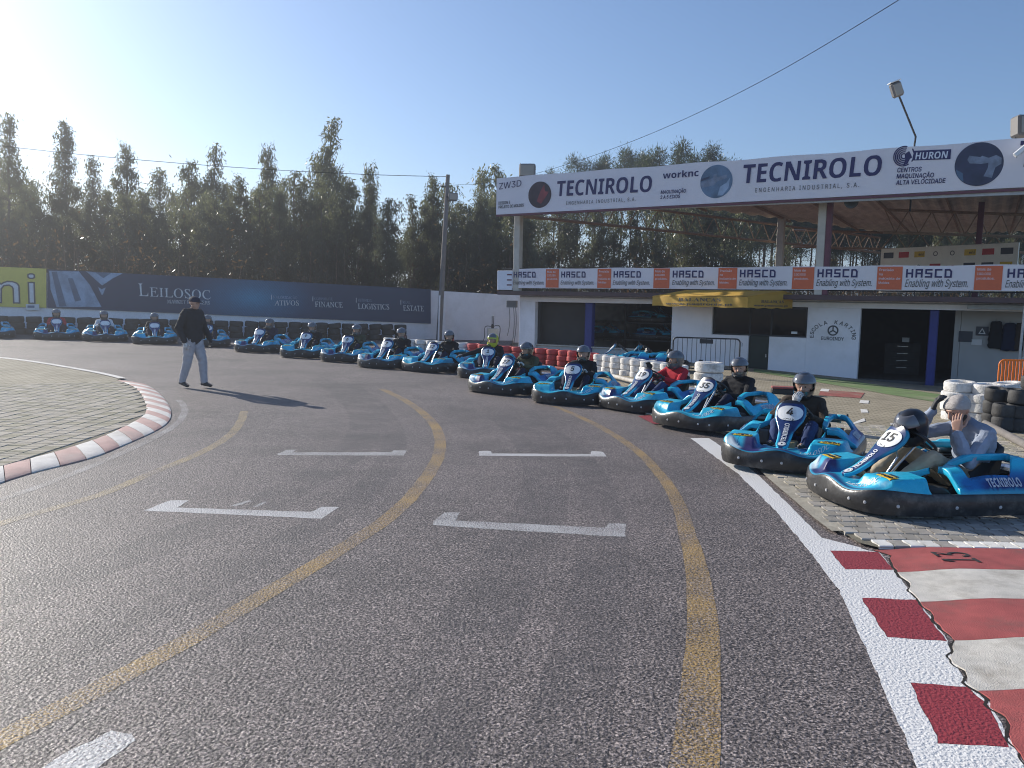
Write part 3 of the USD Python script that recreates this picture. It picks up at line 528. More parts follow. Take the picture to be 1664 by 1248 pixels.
# steel roof: corrugated sheets, edge trusses, columns
V, f = [], []; us = np.arange(-11.05, 6.6, .115); zc_ = [5.735, 5.735, 5.67, 5.67]
for k, u in enumerate(us):
    yb = min(24.0, max(-1.0, -.3 + (u + 11.0) * 2.53)); z = zc_[k % 4]; V += [(u, -1.08, z), (u, yb, z), (u, -1.08, z + .012), (u, yb, z + .012)]
for k in range(len(us) - 1): a = 4 * k; b_ = a + 4; f += [[a, b_, b_ + 1, a + 1], [a + 2, a + 3, b_ + 3, b_ + 2], [a, a + 2, b_ + 2, b_], [a + 1, b_ + 1, b_ + 3, a + 3]]
obj('roof', (np.array(V), np.array(f)), M_ROOFS, B)
def bar(p, q_, w=.05): return tube([p, q_], w / 2 * 1.3, 4)
def truss(p, q_, zt_, zb_, per, name='truss', w=.055):
    p, q_ = np.array(p, float), np.array(q_, float); Ln = np.linalg.norm(q_ - p); n = max(2, int(round(Ln / per))); T = lambda k: p + (q_ - p) * k / n
    r = obj(name, cat(bar((*p, zt_), (*q_, zt_), w * 1.5), bar((*p, zb_), (*q_, zb_), w * 1.5)), M_RUST, B); ms = []
    for k in range(n):
        obj('web', cat(bar((*T(k), zt_), (*T(k + .5), zb_), w * .7), bar((*T(k + .5), zb_), (*T(k + 1), zt_), w * .7)), M_RUST, r)
truss((-10.9, -.25), (-2.0, 22.3), 5.40, 4.62, 1.15)
def pu(X, Y): d_ = np.array([X, Y, 0]) - PIT.o; return float(d_ @ PIT.e), float(d_ @ PIT.i)
a, b_ = deep(1438, 345, 31.0), deep(1700, 350, 31.8); truss(pu(a[0], a[1]), pu(b_[0], b_[1]), 5.38, 4.55, 1.0)
a, b_ = deep(1290, 345, 40.0), deep(1700, 350, 41); truss(pu(a[0], a[1]), pu(b_[0], b_[1]), 5.38, 4.6, 1.3)
truss((-10.6, -.85), (6.4, -.85), 5.60, 4.80, 1.3)
for k, u in enumerate(np.linspace(-9.5, 6.0, 8)): bw('purlin', u, u + .06, -1.0, min(23.5, -.5 + (u + 11.0) * 2.53), 5.57, 5.66, M_RUST, 0)
ul, ur = PIT.uz(842, 400, -.45)[0], PIT.uz(1341, 380, -.45)[0]
bw('column', ul - .12, ul + .12, -.57, -.33, 2.072, 5.66, M_PALEC, .015); bw('column', ur - .2, ur + .02, -.56, -.30, 2.072, 5.66, M_PALEC, .015); bw('column_flange', ur + .023, ur + .16, -.56, -.30, 2.072, 5.66, M_MAROON, .01)
a = deep(1268, 400, 37.0); u, y = pu(a[0], a[1]); bw('column', u - .15, u + .15, y - .15, y + .15, 2.072, 5.66, M_PALEC, .015)
a = deep(1590, 400, 30.5); u, y = pu(a[0], a[1]); bw('column', u - .1, u + .1, y - .1, y + .1, 2.072, 5.66, M_MAROON, .015)
bw('fascia_frame', -11.2, 6.5, -1.17, -1.10, 4.56, 5.72, M_GALV, .01)
obj('fascia_trim', (np.array([(u, y, z + (.12 if u > 0 else 0) * 1.2) for u in (-11.32, 6.5) for y in (-1.235, -1.10) for z in (4.53, 4.59)]), np.array([[0, 4, 5, 1], [2, 3, 7, 6], [1, 5, 7, 3], [0, 2, 6, 4], [0, 1, 3, 2], [4, 6, 7, 5]])), M_MAROON, B)
# railing of the terrace
rl = thing('terrace_railing', 'thin dark steel railing along the terrace edge behind the row of banners', 'railing', PIT.o, PIT.rot)
for z in (2.2, 2.82): obj('rail', tube([(-11.5, -.50, z), (6.4, -.50, z)], .018, 6), M_DARK, rl)
for u in np.arange(-11.4, 6.5, 1.28): obj('post', tube([(u, -.50, 2.07), (u, -.50, 2.83)], .018, 6), M_DARK, rl)
wp = obj('end_panel', boxm(-11.62, -11.02, -.60, -.54, 2.10, 2.76, .01), M_BANW, rl)
for z in (2.25, 2.42, 2.6): obj('slot', boxm(-11.22, -11.03, -.606, -.601, z, z + .045), M_MAROON, rl)

# ------------------------------------------------------------------ banners on the pit building
M_BANT = mat('backlit_banner_cloth', {'g': ('geometry', {}), 'n': ('noise_texture', {'scale': 1.3, 'detail': 3.0}), 'bu': ('bump', {'strength': .6, 'distance': .08}), 'd': ('principled_bsdf', {'base_color': (.87, .86, .92), 'roughness': .55}), 't': ('translucent_bsdf', {'color': (.6, .6, .66)}), 'm': ('mix_closure', {'fac': .06})},
    [('g.position', 'n.vector'), ('n.fac', 'bu.height'), ('bu.normal', 'd.normal'), ('d.BSDF', 'm.closure1'), ('t.BSDF', 'm.closure2')], surface='m.closure')
def pbanner(name, label, u0, u1, za, zb_, y, m, nu=120, amp=.022):
    """a cloth banner in front of the building, gently rippled"""
    t = thing(name, label, 'banner', PIT.o, PIT.rot); us_ = np.linspace(u0, u1, nu); V = []
    for u in us_:
        w = (u - u0) / (u1 - u0); b0, t0 = za[0] + (za[1] - za[0]) * w, zb_[0] + (zb_[1] - zb_[0]) * w
        for v in (0, .25, .5, .75, 1): V.append((u, y - amp * (.5 + .5 * math.sin(u * 5.1 + v * 2) * math.sin(u * 1.7)), b0 + (t0 - b0) * v + (.012 * math.sin(u * 2.4) if v == 1 else 0)))
    F_ = [[k * 5 + j, k * 5 + 5 + j, k * 5 + 6 + j, k * 5 + 1 + j] for k in range(nu - 1) for j in range(4)]; n = len(V)
    V2 = [(a_, y + .02, c) for a_, _, c in V]; F2 = [[n + q4[3], n + q4[2], n + q4[1], n + q4[0]] for q4 in F_]
    rim = [k * 5 for k in range(nu)] + [(nu - 1) * 5 + j for j in range(1, 5)] + [k * 5 + 4 for k in range(nu - 2, -1, -1)] + [3, 2, 1]
    F3 = [[rim[i], n + rim[i], n + rim[(i + 1) % len(rim)], rim[(i + 1) % len(rim)]] for i in range(len(rim))]
    obj('cloth', (np.array(V + V2), np.array(F_ + F2 + F3)), m, t, smooth=40); return t
TB = pbanner('fascia_banner', 'long white banner with big navy lettering and round pictures along the terrace roof edge', -11.32, 6.5, (4.59, 4.76), (5.79, 5.92), -1.225, M_BANT)
Y1 = -1.243
def pt(text, style, l, r, cap, m=M_NAVY, t=TB, y=Y1, shear=0.0, name='lettering'): return wtext(t, text, style, l, r, cap, m, y, shear, name, PIT)
pt('ZW3D', 'plain', (811, 308), (847, 302.5), 10); pt('DESIGN E', 'semi', (810, 332.5), (829, 331), 4.5, M_GREYT); pt('PROJETO DE MOLDES', 'semi', (810, 339), (851, 335.5), 4.5, M_GREYT)
pt('TECNIROLO', 'bold', (905, 319), (1059, 311.5), 24.5, shear=.06); pt('E N G E N H A R I A   I N D U S T R I A L ,   S . A .', 'plain', (920, 333), (1033, 326.3), 5.5, M_GREYT)
pt('worknc', 'bold', (1077, 290.5), (1135, 286), 10.5); pt('MAQUINAÇÃO', 'semi', (1073.6, 315), (1114.5, 312.8), 5.4, shear=.1); pt('2 A 5 EIXOS', 'semi', (1073, 323.3), (1105, 321.6), 5.4, shear=.1)
pt('TECNIROLO', 'bold', (1207, 298), (1432, 284.5), 30, shear=.06); pt('E N G E N H A R I A   I N D U S T R I A L ,   S . A .', 'plain', (1227, 312.7), (1396, 303.7), 6.8, M_GREYT)
pt('CENTROS', 'semi', (1457.7, 280), (1497.6, 278.4), 7, shear=.1); pt('MAQUINAÇÃO', 'semi', (1456.7, 290), (1517.5, 288), 7, shear=.1); pt('ALTA VELOCIDADE', 'semi', (1455.6, 300.3), (1536.5, 297), 7, shear=.1)
a = PIT.uz(1655, 271.5, Y1); g = affinity.translate(lettering('TECNIROLO', 'bold', 4.0, .62, .06), *a); obj('lettering', upright(g.intersection(sbox(-20, 0, 6.4, 9)), Y1), M_NAVY, TB)
a, b_, c = PIT.uz(1482, 261, Y1), PIT.uz(1544.5, 258.5, Y1), PIT.uz(1482, 246, Y1); hb = Polygon([(a[0], a[1]), (b_[0], b_[1]), (b_[0], b_[1] + .245), (a[0] + .03, a[1] + .245)]); obj('name_box', upright(hb, Y1, .003), M_NAVY, TB)
pt('HURON', 'bold', (1487, 259), (1540, 256.8), 11, M_BANW, y=Y1 - .004, shear=.1)
a = PIT.uz(1468.6, 253.7, Y1); em = []
for k, r_ in enumerate((.06, .105, .15, .195, .235)): em.append(LineString([(a[0] + r_ * math.cos(t_), a[1] + r_ * math.sin(t_) * 1.05) for t_ in np.linspace(math.radians(75), math.radians(300), 24)]).buffer(.014))
em += [Polygon([(a[0] + .02, a[1] + .05), (a[0] + .12, a[1] + .12), (a[0] + .17, a[1] + .02), (a[0] + .20, a[1] - .05), (a[0] + .15, a[1] - .08), (a[0] + .10, a[1] - .2), (a[0] + .0, a[1] - .24), (a[0] + .04, a[1] - .1)]), LineString([(a[0] + .2, a[1] + .16), (a[0] + .26, a[1]), (a[0] + .2, a[1] - .14)]).buffer(.016)]
obj('emblem', upright(shapely.union_all(em), Y1), M_NAVY, TB)
M_DISC = paint('dark_blue_picture', (.03, .035, .07), .5, vary=.35, scale=3); M_DISC2 = paint('steel_blue_picture', (.10, .16, .24), .5, vary=.4, scale=2.5); M_DISCR = paint('red_black_picture', (.035, .018, .025), .5, vary=.6, scale=3); M_REDP = paint('red_print', (.20, .03, .035), .5, vary=.4, scale=4); M_METP = paint('metal_picture', (.16, .19, .25), .5, vary=.4, scale=5); M_ORANGE = paint('orange_print', (.56, .12, .045), .55, vary=.06)
def disc(px, py, r, m):
    u, z = PIT.uz(px, py, Y1); obj('round_picture', upright(Point(u, z).buffer(r, 40), Y1, .003), m, TB); return u, z
u, z = disc(877, 316.5, .42, M_DISCR); obj('picture_shape', upright(Polygon([(u - .1, z - .2), (u + .02, z + .1), (u + .16, z + .33), (u + .2, z + .1), (u + .33, z + .08), (u + .2, z - .12), (u + .05, z - .3)]), Y1 - .003, .002), M_REDP, TB)
u, z = disc(1164, 295, .47, M_DISC2); pc = Point(u, z).buffer(.46)
for p_, m in (([(-.46, -.02), (-.1, .1), (-.08, .2), (.0, .22), (.02, .12), (.3, .18), (.3, .08), (.02, .0), (-.06, -.1), (-.42, -.16)], M_METP), ([(.05, -.4), (.12, -.15), (.3, -.05), (.4, .1), (.36, -.2), (.2, -.4)], M_PALE), ([(-.46, .02), (-.2, .1), (-.2, .16), (-.44, .1)], M_DISC)):
    obj('picture_shape', upright(Polygon([(u + x, z + y_) for x, y_ in p_]).intersection(pc), Y1 - .003, .002), m, TB)
u, z = disc(1590.7, 266.8, .53, M_DISC); pc = Point(u, z).buffer(.52)
for p_, m in (([(-.26, .12), (-.22, .22), (.02, .17), (.06, .2), (.2, .14), (.2, .02), (.05, .0), (-.2, .03)], M_METP), ([(.12, -.3), (.2, -.1), (.2, .14), (.36, .2), (.48, .12), (.48, -.02), (.36, -.1), (.3, -.35)], M_METP), ([(-.5, -.1), (-.42, -.4), (-.3, -.5), (-.34, -.2)], M_SLATE)):
    obj('picture_shape', upright(Polygon([(u + x, z + y_) for x, y_ in p_]).intersection(pc), Y1 - .003, .002), m, TB)
# the row of narrow banners on the railing
HB = pbanner('railing_banner', 'long white and orange banner with repeated angular lettering along the terrace railing', PIT.uz(832, 452, -.6)[0], 6.4, (2.17, 2.25), (2.82, 2.91), -.56, M_BANT, amp=.008); Y2 = -.571
def pq(px, py): return PIT.uz(px, py, Y2)
for l, r, yb_, cap in ((834.7, 870.4, 451, 9.4), (911.9, 951.4, 451, 9.8), (997, 1041.3, 451, 10.4), (1093, 1143, 451, 11.2), (1202, 1260, 450.6, 12.3), (1328, 1393.3, 450.6, 13.2), (1471.8, 1546.6, 451.2, 14), (1636.5, 1716, 451.4, 14.6)):
    a, b_, c = pq(l, yb_), pq(r, yb_), pq(l, yb_ - cap); h = c[1] - a[1]; obj('lettering', upright(affinity.translate(squared('HASCO', b_[0] - a[0], h, h * .19), *a), Y2), M_NAVY, HB)
for l, r, yb_ in ((834, 884, 462), (911, 965, 462.2), (995.7, 1055.7, 462.6), (1092, 1161, 463), (1200.5, 1279.3, 463.6), (1326, 1416.3, 464.5), (1470, 1572.5, 466), (1633, 1735, 467)): pt('Enabling with System.', 'plain', (l, yb_), (r, yb_ + .3), (r - l) * .115, M_GREYT, HB, Y2, .18)
for k, (l, r) in enumerate(((887, 908), (970.8, 993), (1062, 1088), (1167, 1197.5), (1287.4, 1322.6), (1425, 1466), (1583.6, 1628.6))):
    a, b_ = pq(l, 452), pq(r, 452); w = (a[0] + 11) / 17.4; z0, z1 = 2.19 + .08 * w, 2.80 + .09 * w
    obj('orange_panel', upright(sbox(a[0], z0, b_[0], z1), Y2, .003), M_ORANGE, HB)
    for j, tx in enumerate((('Mais de', '100.000', 'produtos.') if k % 2 == 0 else ('Precisão', 'na', 'indústria de', 'Moldes'))):
        g = affinity.translate(lettering(tx, 'plain', min((b_[0] - a[0]) * .85, .055 * len(tx) * .8), .062), a[0] + .05, z1 - .12 - j * .115); obj('lettering', upright(g, Y2 - .003, .002), M_BANW, HB)
# painted mural of the kart school
mu = obj('mural', upright(shapely.union_all([LineString([(-.68 + .13 * math.cos(t_), 1.07 + .13 * math.sin(t_)) for t_ in np.linspace(0, 2 * math.pi, 40)]).buffer(.02)] + [LineString([(-.68, 1.07), (-.68 + .13 * math.cos(t_), 1.07 + .13 * math.sin(t_))]).buffer(.018) for t_ in (math.pi / 2, math.pi * 1.17, math.pi * 1.83)] + [affinity.translate(lettering('EUROINDY', 'semi', .62, .095), -.99, .79)]), 0, .003), M_GREYT, B)
arc = []
for k, c in enumerate('ESCOLA KARTING'):
    if c == ' ': continue
    an = math.radians(196 - k * 212 / 13 + 0); an = math.radians(188 - k * (196 / 13)); g = lettering(c, 'semi', None, .105); g = affinity.translate(g, -g.bounds[2] / 2, 0); g = affinity.rotate(g, math.degrees(an) - 90, origin=(0, 0)); arc.append(affinity.translate(g, -.68 + .52 * math.cos(an), .93 + .33 * math.sin(an)))
obj('lettering', upright(shapely.union_all(arc), 0, .003), M_GREYT, mu)
# yellow awning
M_AWN = mat('yellow_awning_cloth', {'g': ('geometry', {}), 'n': ('noise_texture', {'scale': 3.0, 'detail': 3.0}), 'r': ('rgb_ramp', {'ramp': [(.3, (.66, .42, .07)), (.7, (.76, .50, .11))]}), 'd': ('principled_bsdf', {'roughness': .7}), 't': ('translucent_bsdf', {'color': (.68, .42, .06)}), 'm': ('mix_closure', {'fac': .3})}, [('g.position', 'n.vector'), ('n.fac', 'r.fac'), ('r.color', 'd.base_color'), ('d.BSDF', 'm.closure1'), ('t.BSDF', 'm.closure2')], surface='m.closure')
AW = thing('awning', 'yellow cloth awning with dark lettering over the office window', 'awning')
A_, B_ = deep(1060, 490, 25.5), deep(1215, 492, 22.7); C_ = deep(1288, 490, 24.0)
z0, z1 = 1.67, 1.97; Dl, Dr = PIT.P(-4.85, -.69, 2.165), PIT.P(-2.0, -.69, 2.175)
corn = [np.array([A_[0], A_[1], z1]), np.array([B_[0], B_[1], z1 + .01]), np.array([C_[0], C_[1], z1 + .14])]
def cloth(q4, n=12, sag=.03, th=.008):
    a, b_, c, d = [np.array(p, float) for p in q4]; V = []
    for i in range(n + 1):
        for j in range(n + 1):
            s_, t_ = i / n, j / n; p = (a * (1 - s_) + b_ * s_) * (1 - t_) + (d * (1 - s_) + c * s_) * t_; p = p - np.array([0, 0, sag * 4 * s_ * (1 - s_) * math.sin(math.pi * t_)]) + np.array([0, 0, .008 * math.sin(s_ * 23) * math.sin(t_ * 7)]); V.append(p)
    V = np.array(V); m_ = n + 1; F_ = [[i * m_ + j, (i + 1) * m_ + j, (i + 1) * m_ + j + 1, i * m_ + j + 1] for i in range(n) for j in range(n)]; k = len(V)
    return (np.vstack([V, V - [0, 0, th]]), np.array(F_ + [[k + q_[3], k + q_[2], k + q_[1], k + q_[0]] for q_ in F_]))
obj('canopy', cloth([corn[0], corn[1], Dr, Dl]), M_AWN, AW, smooth=True); obj('canopy_side', cloth([corn[1], corn[2], Dr, Dr + [0.0, 0.0, .004]], 8, .0), M_AWN, AW, smooth=True)
def valance(p, q_, top, texts):
    p, q_ = np.array([*p[:2], 0]), np.array([*q_[:2], 0]); w = Wall(p, (q_ - p)[:2]); Ln = np.linalg.norm(q_ - p)
    V = [];
    for k in range(25):
        u = Ln * k / 24; y = .012 * math.sin(k * 1.3); t_ = top[0] + (top[1] - top[0]) * k / 24
        for yy in (y, y + .006):
            for z in (z0 + .012 * math.sin(k * .9), t_): V.append(w.P(u, yy, z))
    F_ = [[k * 4 + a, k * 4 + b_, k * 4 + 4 + b_, k * 4 + 4 + a] for k in range(24) for a, b_ in ((0, 1), (1, 3), (3, 2), (2, 0))]
    mm = trimesh.Trimesh(np.array(V), np.array([x for f_ in F_ for x in ([f_[0], f_[1], f_[2]], [f_[0], f_[2], f_[3]])]), process=False); mm.fix_normals(); obj('valance', mm, M_AWN, AW, smooth=True)
    for tx, st, x0, x1, z, h in texts:
        m_ = upright(affinity.translate(lettering(tx, st, (x1 - x0) * Ln, h), x0 * Ln, z), -.016, .003); v = m_.vertices; m_.vertices = w.o + v[:, :1] * w.e + v[:, 1:2] * w.i + np.column_stack([0 * v[:, 0], 0 * v[:, 0], v[:, 2]]); obj('lettering', m_, M_GREYT, AW)
valance(corn[0], corn[1], (z1, z1), [('BALANÇAS', 'serifbold', .30, .74, z0 + .16, .10), ('www.pestronix.pt', 'semi', .16, .86, z0 + .05, .06)]); valance(corn[1], corn[2], (z1 + .01, z1 + .14), [('BALANÇAS', 'serifbold', .28, .78, z0 + .15, .08), ('www.pestronix.pt', 'semi', .12, .88, z0 + .05, .05)])

# ------------------------------------------------------------------ trees
def leafmat(name, cols, tr):
    return mat(name, {'g': ('geometry', {}), 'o': ('object_info', {}), 'a': ('math', {'math_type': 'multiply_add', 'value2': .3}), 'r': ('rgb_ramp', {'ramp': list(zip(np.linspace(0, 1.15, len(cols)), cols))}), 'd': ('principled_bsdf', {'roughness': .32, 'specular_ior_level': .7}), 't': ('translucent_bsdf', {}), 'k': ('mix', {'mix_type': 'multiply', 'fac': 1.0, 'color2': tr}), 'm': ('mix_closure', {'fac': .5})},
        [('o.random', 'a.value1'), ('g.random_per_island', 'a.value3'), ('a.value', 'r.fac'), ('r.color', 'd.base_color'), ('r.color', 'k.color1'), ('k.color', 't.color'), ('d.BSDF', 'm.closure1'), ('t.BSDF', 'm.closure2')], surface='m.closure')
M_EUC = leafmat('eucalyptus_leaves', [(.085, .087, .058), (.135, .14, .095), (.18, .18, .135), (.23, .22, .175), (.20, .155, .10)], (1.3, 1.35, .9)); M_PINE = leafmat('pine_needles', [(.03, .04, .02), (.05, .065, .03), (.07, .08, .045)], (1.2, 1.3, .7)); M_DRYL = leafmat('dry_undergrowth_leaves', [(.05, .045, .025), (.10, .065, .035), (.13, .10, .05), (.06, .07, .03), (.12, .055, .03)], (1.2, 1.0, .7))
M_BARK = paint('pale_peeling_bark', (.11, .085, .065), .9, vary=.4, scale=5, bump=.5, bscale=20); M_BARKD = paint('dark_pine_bark', (.06, .045, .035), .95, vary=.4, scale=5, bump=.6, bscale=20)
def leaves(c, axis, ln, wd, r):
    """leaf blades: two crossed-fold triangles each; c centres, axis pointing directions"""
    n = len(c); ax = axis / np.linalg.norm(axis, axis=1, keepdims=True); rd = r.normal(size=(n, 3)); s = np.cross(ax, rd); s /= np.linalg.norm(s, axis=1, keepdims=True); up_ = np.cross(s, ax); L_ = ln * r.uniform(.6, 1.4, n)[:, None]; w = wd * r.uniform(.6, 1.4, n)[:, None]
    V = np.stack([c, c + ax * L_ * .45 + s * w + up_ * w * .4, c + ax * L_, c + ax * L_ * .45 - s * w + up_ * w * .4], 1).reshape(-1, 3); k = np.arange(n)[:, None] * 4; return V, np.vstack([k + [0, 1, 2], k + [0, 2, 3]])
def eucalyptus(name, seed, h, nl, width, low):
    r = np.random.default_rng(seed); root = model(name); zs = np.linspace(0, h * .97, 9); tr = np.column_stack([np.cumsum(r.normal(0, .06, 9)), np.cumsum(r.normal(0, .06, 9)), zs]); tr[0, :2] = 0; parts = [tube(tr, np.linspace(.13, .02, 9), 7)]; cen = []; sz = []
    nb_ = int(h * 3.4)
    for k in range(nb_):
        z = low * h + (h * .98 - low * h) * (k + r.random()) / nb_; b = np.array([np.interp(z, zs, tr[:, 0]), np.interp(z, zs, tr[:, 1]), z]); a = r.uniform(0, 2 * math.pi); w = (z / h - low) / (1 - low); prof = width * (np.interp(w, [0, .15, .4, .65, .85, 1], [.7, 1.0, .9, .55, .30, .10])) * r.uniform(.55, 1.15)
        e_ = b + np.array([math.cos(a) * prof, math.sin(a) * prof, prof * r.uniform(.25, .75)]); m_ = (b + e_) / 2 + [0, 0, -.08 * prof]; parts.append(tube([b, m_, e_], [.035, .022, .008], 4))
        for j in range(3): cen.append(b + (e_ - b) * r.uniform(.35, 1.1) + r.normal(0, .15, 3)); sz.append(.13 + .12 * r.random() + .24 * prof)
    cen.append(tr[-1] + [0, 0, .1]); sz.append(.15); cen = np.array(cen); sz = np.array(sz); pick_ = r.choice(len(cen), nl, p=sz ** 1.8 / (sz ** 1.8).sum()); c = cen[pick_] + r.normal(0, 1, (nl, 3)) * sz[pick_][:, None] * [.55, .55, .62]; ax = r.normal(0, .45, (nl, 3)) + [0, 0, -.75]
    V, F_ = leaves(c, ax, .27, .033, r); obj('trunk', cat(parts), M_BARK, root); obj('crown', (V, F_), M_EUC, root); return '/World/' + name
EU = [eucalyptus(f'eucalyptus_model_{chr(97 + k)}', 30 + k, h, n, w, lo) for k, (h, n, w, lo) in enumerate(((12.0, 7500, 1.55, .16), (10.0, 7000, 1.7, .12), (11.0, 6500, 1.3, .2), (8.5, 6500, 1.75, .08), (13.0, 7500, 1.35, .3)))]
def pine(name, seed, h, nl, width, low):
    r = np.random.default_rng(seed); root = model(name); tr = np.column_stack([np.cumsum(r.normal(0, .05, 8)), np.cumsum(r.normal(0, .05, 8)), np.linspace(0, h * .97, 8)]); tr[0, :2] = 0; parts = [tube(tr, np.linspace(.15, .04, 8), 7)]; cen = []
    for k in range(26):
        z = low * h + (h - low * h) * (k + r.random()) / 26; b = np.array([np.interp(z, tr[:, 2], tr[:, 0]), np.interp(z, tr[:, 2], tr[:, 1]), z]); a = r.uniform(0, 2 * math.pi); w = (z / h - low) / (1 - low); p = width * np.interp(w, [0, .3, .8, 1], [.7, 1, .7, .2]) * r.uniform(.6, 1.2); e_ = b + np.array([math.cos(a) * p, math.sin(a) * p, p * r.uniform(.1, .4)]); parts.append(tube([b, e_], [.04, .012], 4)); cen += [b + (e_ - b) * q_ for q_ in (.6, .85, 1.05)]
    for k in range(8): z = h * r.uniform(.25, low); a = r.uniform(0, 6.3); b = np.array([np.interp(z, tr[:, 2], tr[:, 0]), np.interp(z, tr[:, 2], tr[:, 1]), z]); parts.append(tube([b, b + [.7 * math.cos(a), .7 * math.sin(a), .2]], [.018, .006], 4))
    cen = np.array(cen + [tr[-1] + [0, 0, .2]]); i = r.integers(0, len(cen), nl); c = cen[i] + r.normal(0, .24, (nl, 3)); ax = (c - cen[i]) + r.normal(0, .12, (nl, 3)) + [0, 0, .1]; V, F_ = leaves(c, ax, .24, .022, r); obj('trunk', cat(parts), M_BARKD, root); obj('crown', (V, F_), M_PINE, root); return '/World/' + name
PI_ = [pine(f'pine_model_{chr(97 + k)}', 60 + k, 12.0, 6000, w, lo) for k, (w, lo) in enumerate(((1.7, .62), (1.4, .68), (2.0, .6)))]
def tree(ref, h0, px, top, Y, label, group, name, spread=1.0):
    """a tree standing at distance Y whose tip shows at the pixel (px, top)"""
    p = deep(px, top, Y); z0 = float(lay(p[0], p[1])) - .08; h = p[2] - z0; s = h / h0; thing(name, label, 'tree', (p[0], p[1], z0), rng.uniform(0, 6.3), group, ref, (s * spread, s * spread, s))
HT = [12.0, 10.0, 11.0, 8.5, 13.0]; tall = [(2, 186, 40, 0, 'tall eucalyptus at the left edge of the view', 1.0), (100, 192, 43, 4, 'very tall slender eucalyptus above the pale end of the dark banner', .9), (203, 234, 44, 2, 'pointed eucalyptus above the left part of the dark banner', 1.0), (355, 238, 44, 0, 'pointed eucalyptus above the middle of the dark banner', .9), (437, 236, 43, 2, 'slender eucalyptus left of the tallest one', .85), (530, 196, 42, 0, 'tallest eucalyptus with a dense dark crown', 1.05), (603, 267, 42, 2, 'narrow eucalyptus left of the gap of sky', .9), (703, 285, 43, 2, 'eucalyptus just left of the utility pole', 1.0), (790, 282, 43, 0, 'pointed eucalyptus between the utility pole and the pit building', .95), (302, 258, 45, 1, 'broad eucalyptus behind the dark banner lettering', 1.0)]
for px, top, Y, k, l, sp in tall: tree(EU[k], HT[k], px, top, Y, l, None, 'eucalyptus_tree', sp)
gp = 'eucalyptus trees in the belt behind the boundary wall'; lb = 'dense grey green eucalyptus in the tree belt behind the boundary wall'
for px in range(-130, 640, 27):
    top = 322 + rng.uniform(-50, 40); k = int(rng.integers(0, 4)); tree(EU[k], HT[k], px + rng.uniform(-12, 12), top, rng.uniform(39, 43), lb, gp, 'eucalyptus_tree', rng.uniform(.8, 1.2))
for px in range(-130, 840, 36):
    if 630 < px < 668: continue
    top = 298 + rng.uniform(-45, 40); k = int(rng.integers(0, 4)); tree(EU[k], HT[k], px + rng.uniform(-8, 8), top, rng.uniform(45, 54), lb, gp, 'eucalyptus_tree', 1.1)
for px in range(676, 860, 26):
    top = 330 + rng.uniform(-20, 25); k = int(rng.integers(0, 4)); tree(EU[k], HT[k], px, top, rng.uniform(40.5, 44), lb, gp, 'eucalyptus_tree', 1.1)
lb2 = 'leafy eucalyptus seen under the terrace roof'; gp2 = 'eucalyptus trees behind the terrace'
for px in range(850, 1240, 30): k = int(rng.integers(0, 4)); tree(EU[k], HT[k], px + rng.uniform(-8, 8), 318 + rng.uniform(-14, 14), rng.uniform(46, 54), lb2, gp2, 'eucalyptus_tree', 1.15)
for px, Y in ((1275, 52), (1350, 72), (1420, 68), (1470, 72), (1530, 54), (1560, 56), (1610, 66), (1655, 50), (1700, 52)): tree(EU[1], HT[1], px, 360 if px < 1500 else 372, Y, lb2, gp2, 'eucalyptus_tree', 1.0)
lb3, gp3 = 'dark stone pine rising over the roof banner', 'pines behind the roof banner'
for px, top in ((905, 284), (945, 262), (985, 258), (1010, 250), (1040, 255), (1075, 246), (1095, 240), (1120, 258), (1167, 243), (1185, 262), (965, 270), (1055, 262)): k = int(rng.integers(0, 3)); tree(PI_[k], 12.0, px, top + 3, rng.uniform(66, 78), lb3, gp3, 'pine_tree', .85)
lb4, gp4 = 'thin dark pine trunk in the stand behind the terrace', 'pine stand behind the terrace'
for px in range(1130, 1720, 7): k = int(rng.integers(0, 3)); tree(PI_[k], 12.0, px + rng.uniform(-4, 4), 318 + rng.uniform(-10, 20) + (px - 1200) * .02, rng.uniform(58, 92), lb4, gp4, 'pine_tree', .8)
# undergrowth below the trees: stems and dry leaves nobody could count
r = np.random.default_rng(77); n = 60000; u = r.uniform(-34, 50, n); d = r.uniform(2.0, 13, n); z = np.abs(r.normal(0, 1.7, n)) + .1; P_ = FWALL.o + FWALL.e * u[:, None] + FWALL.i * d[:, None]; P_ = P_[:, :]; px_ = 832 + F_PX * P_[:, 0] / P_[:, 1]; keep = ~((px_ > 632) & (px_ < 662)) | (z < 1.0)
c = np.column_stack([P_[:, 0], P_[:, 1], z])[keep]; V1, F1 = leaves(c, r.normal(0, 1, (len(c), 3)) + [0, 0, .2], .20, .035, r)
obj('undergrowth', (V1, F1), M_DRYL, kind='stuff', label='dry brown undergrowth below the eucalyptus trees', cat_='undergrowth')
st = []
for k in range(520):
    u, d = r.uniform(-30, 45), r.uniform(1.5, 9); b = FWALL.P(u, d, 0.0); 
    if 630 < 832 + F_PX * b[0] / b[1] < 664: continue
    hh = r.uniform(1.8, 4.2); e_ = b + [r.normal(0, .25), r.normal(0, .25), hh]; st.append(tube([b, (b + e_) / 2 + r.normal(0, .05, 3), e_], [.022, .016, .006], 4))
obj('undergrowth_stems', cat(st), paint('brown_stems', (.085, .05, .035), .9, vary=.4, scale=3), kind='stuff', label='thin bare stems among the undergrowth', cat_='undergrowth')
gr = r.uniform(0, 1, (2600, 2)); uu = np.where(gr[:, 0] < .75, r.uniform(-18, 4.0, 2600), r.uniform(-4, 4, 2600)); c = FWALL.o + FWALL.e * uu[:, None] + FWALL.i * (-.04 - r.exponential(.18, 2600))[:, None]; c[:, 2] = lay(c[:, 0], c[:, 1]) - .01
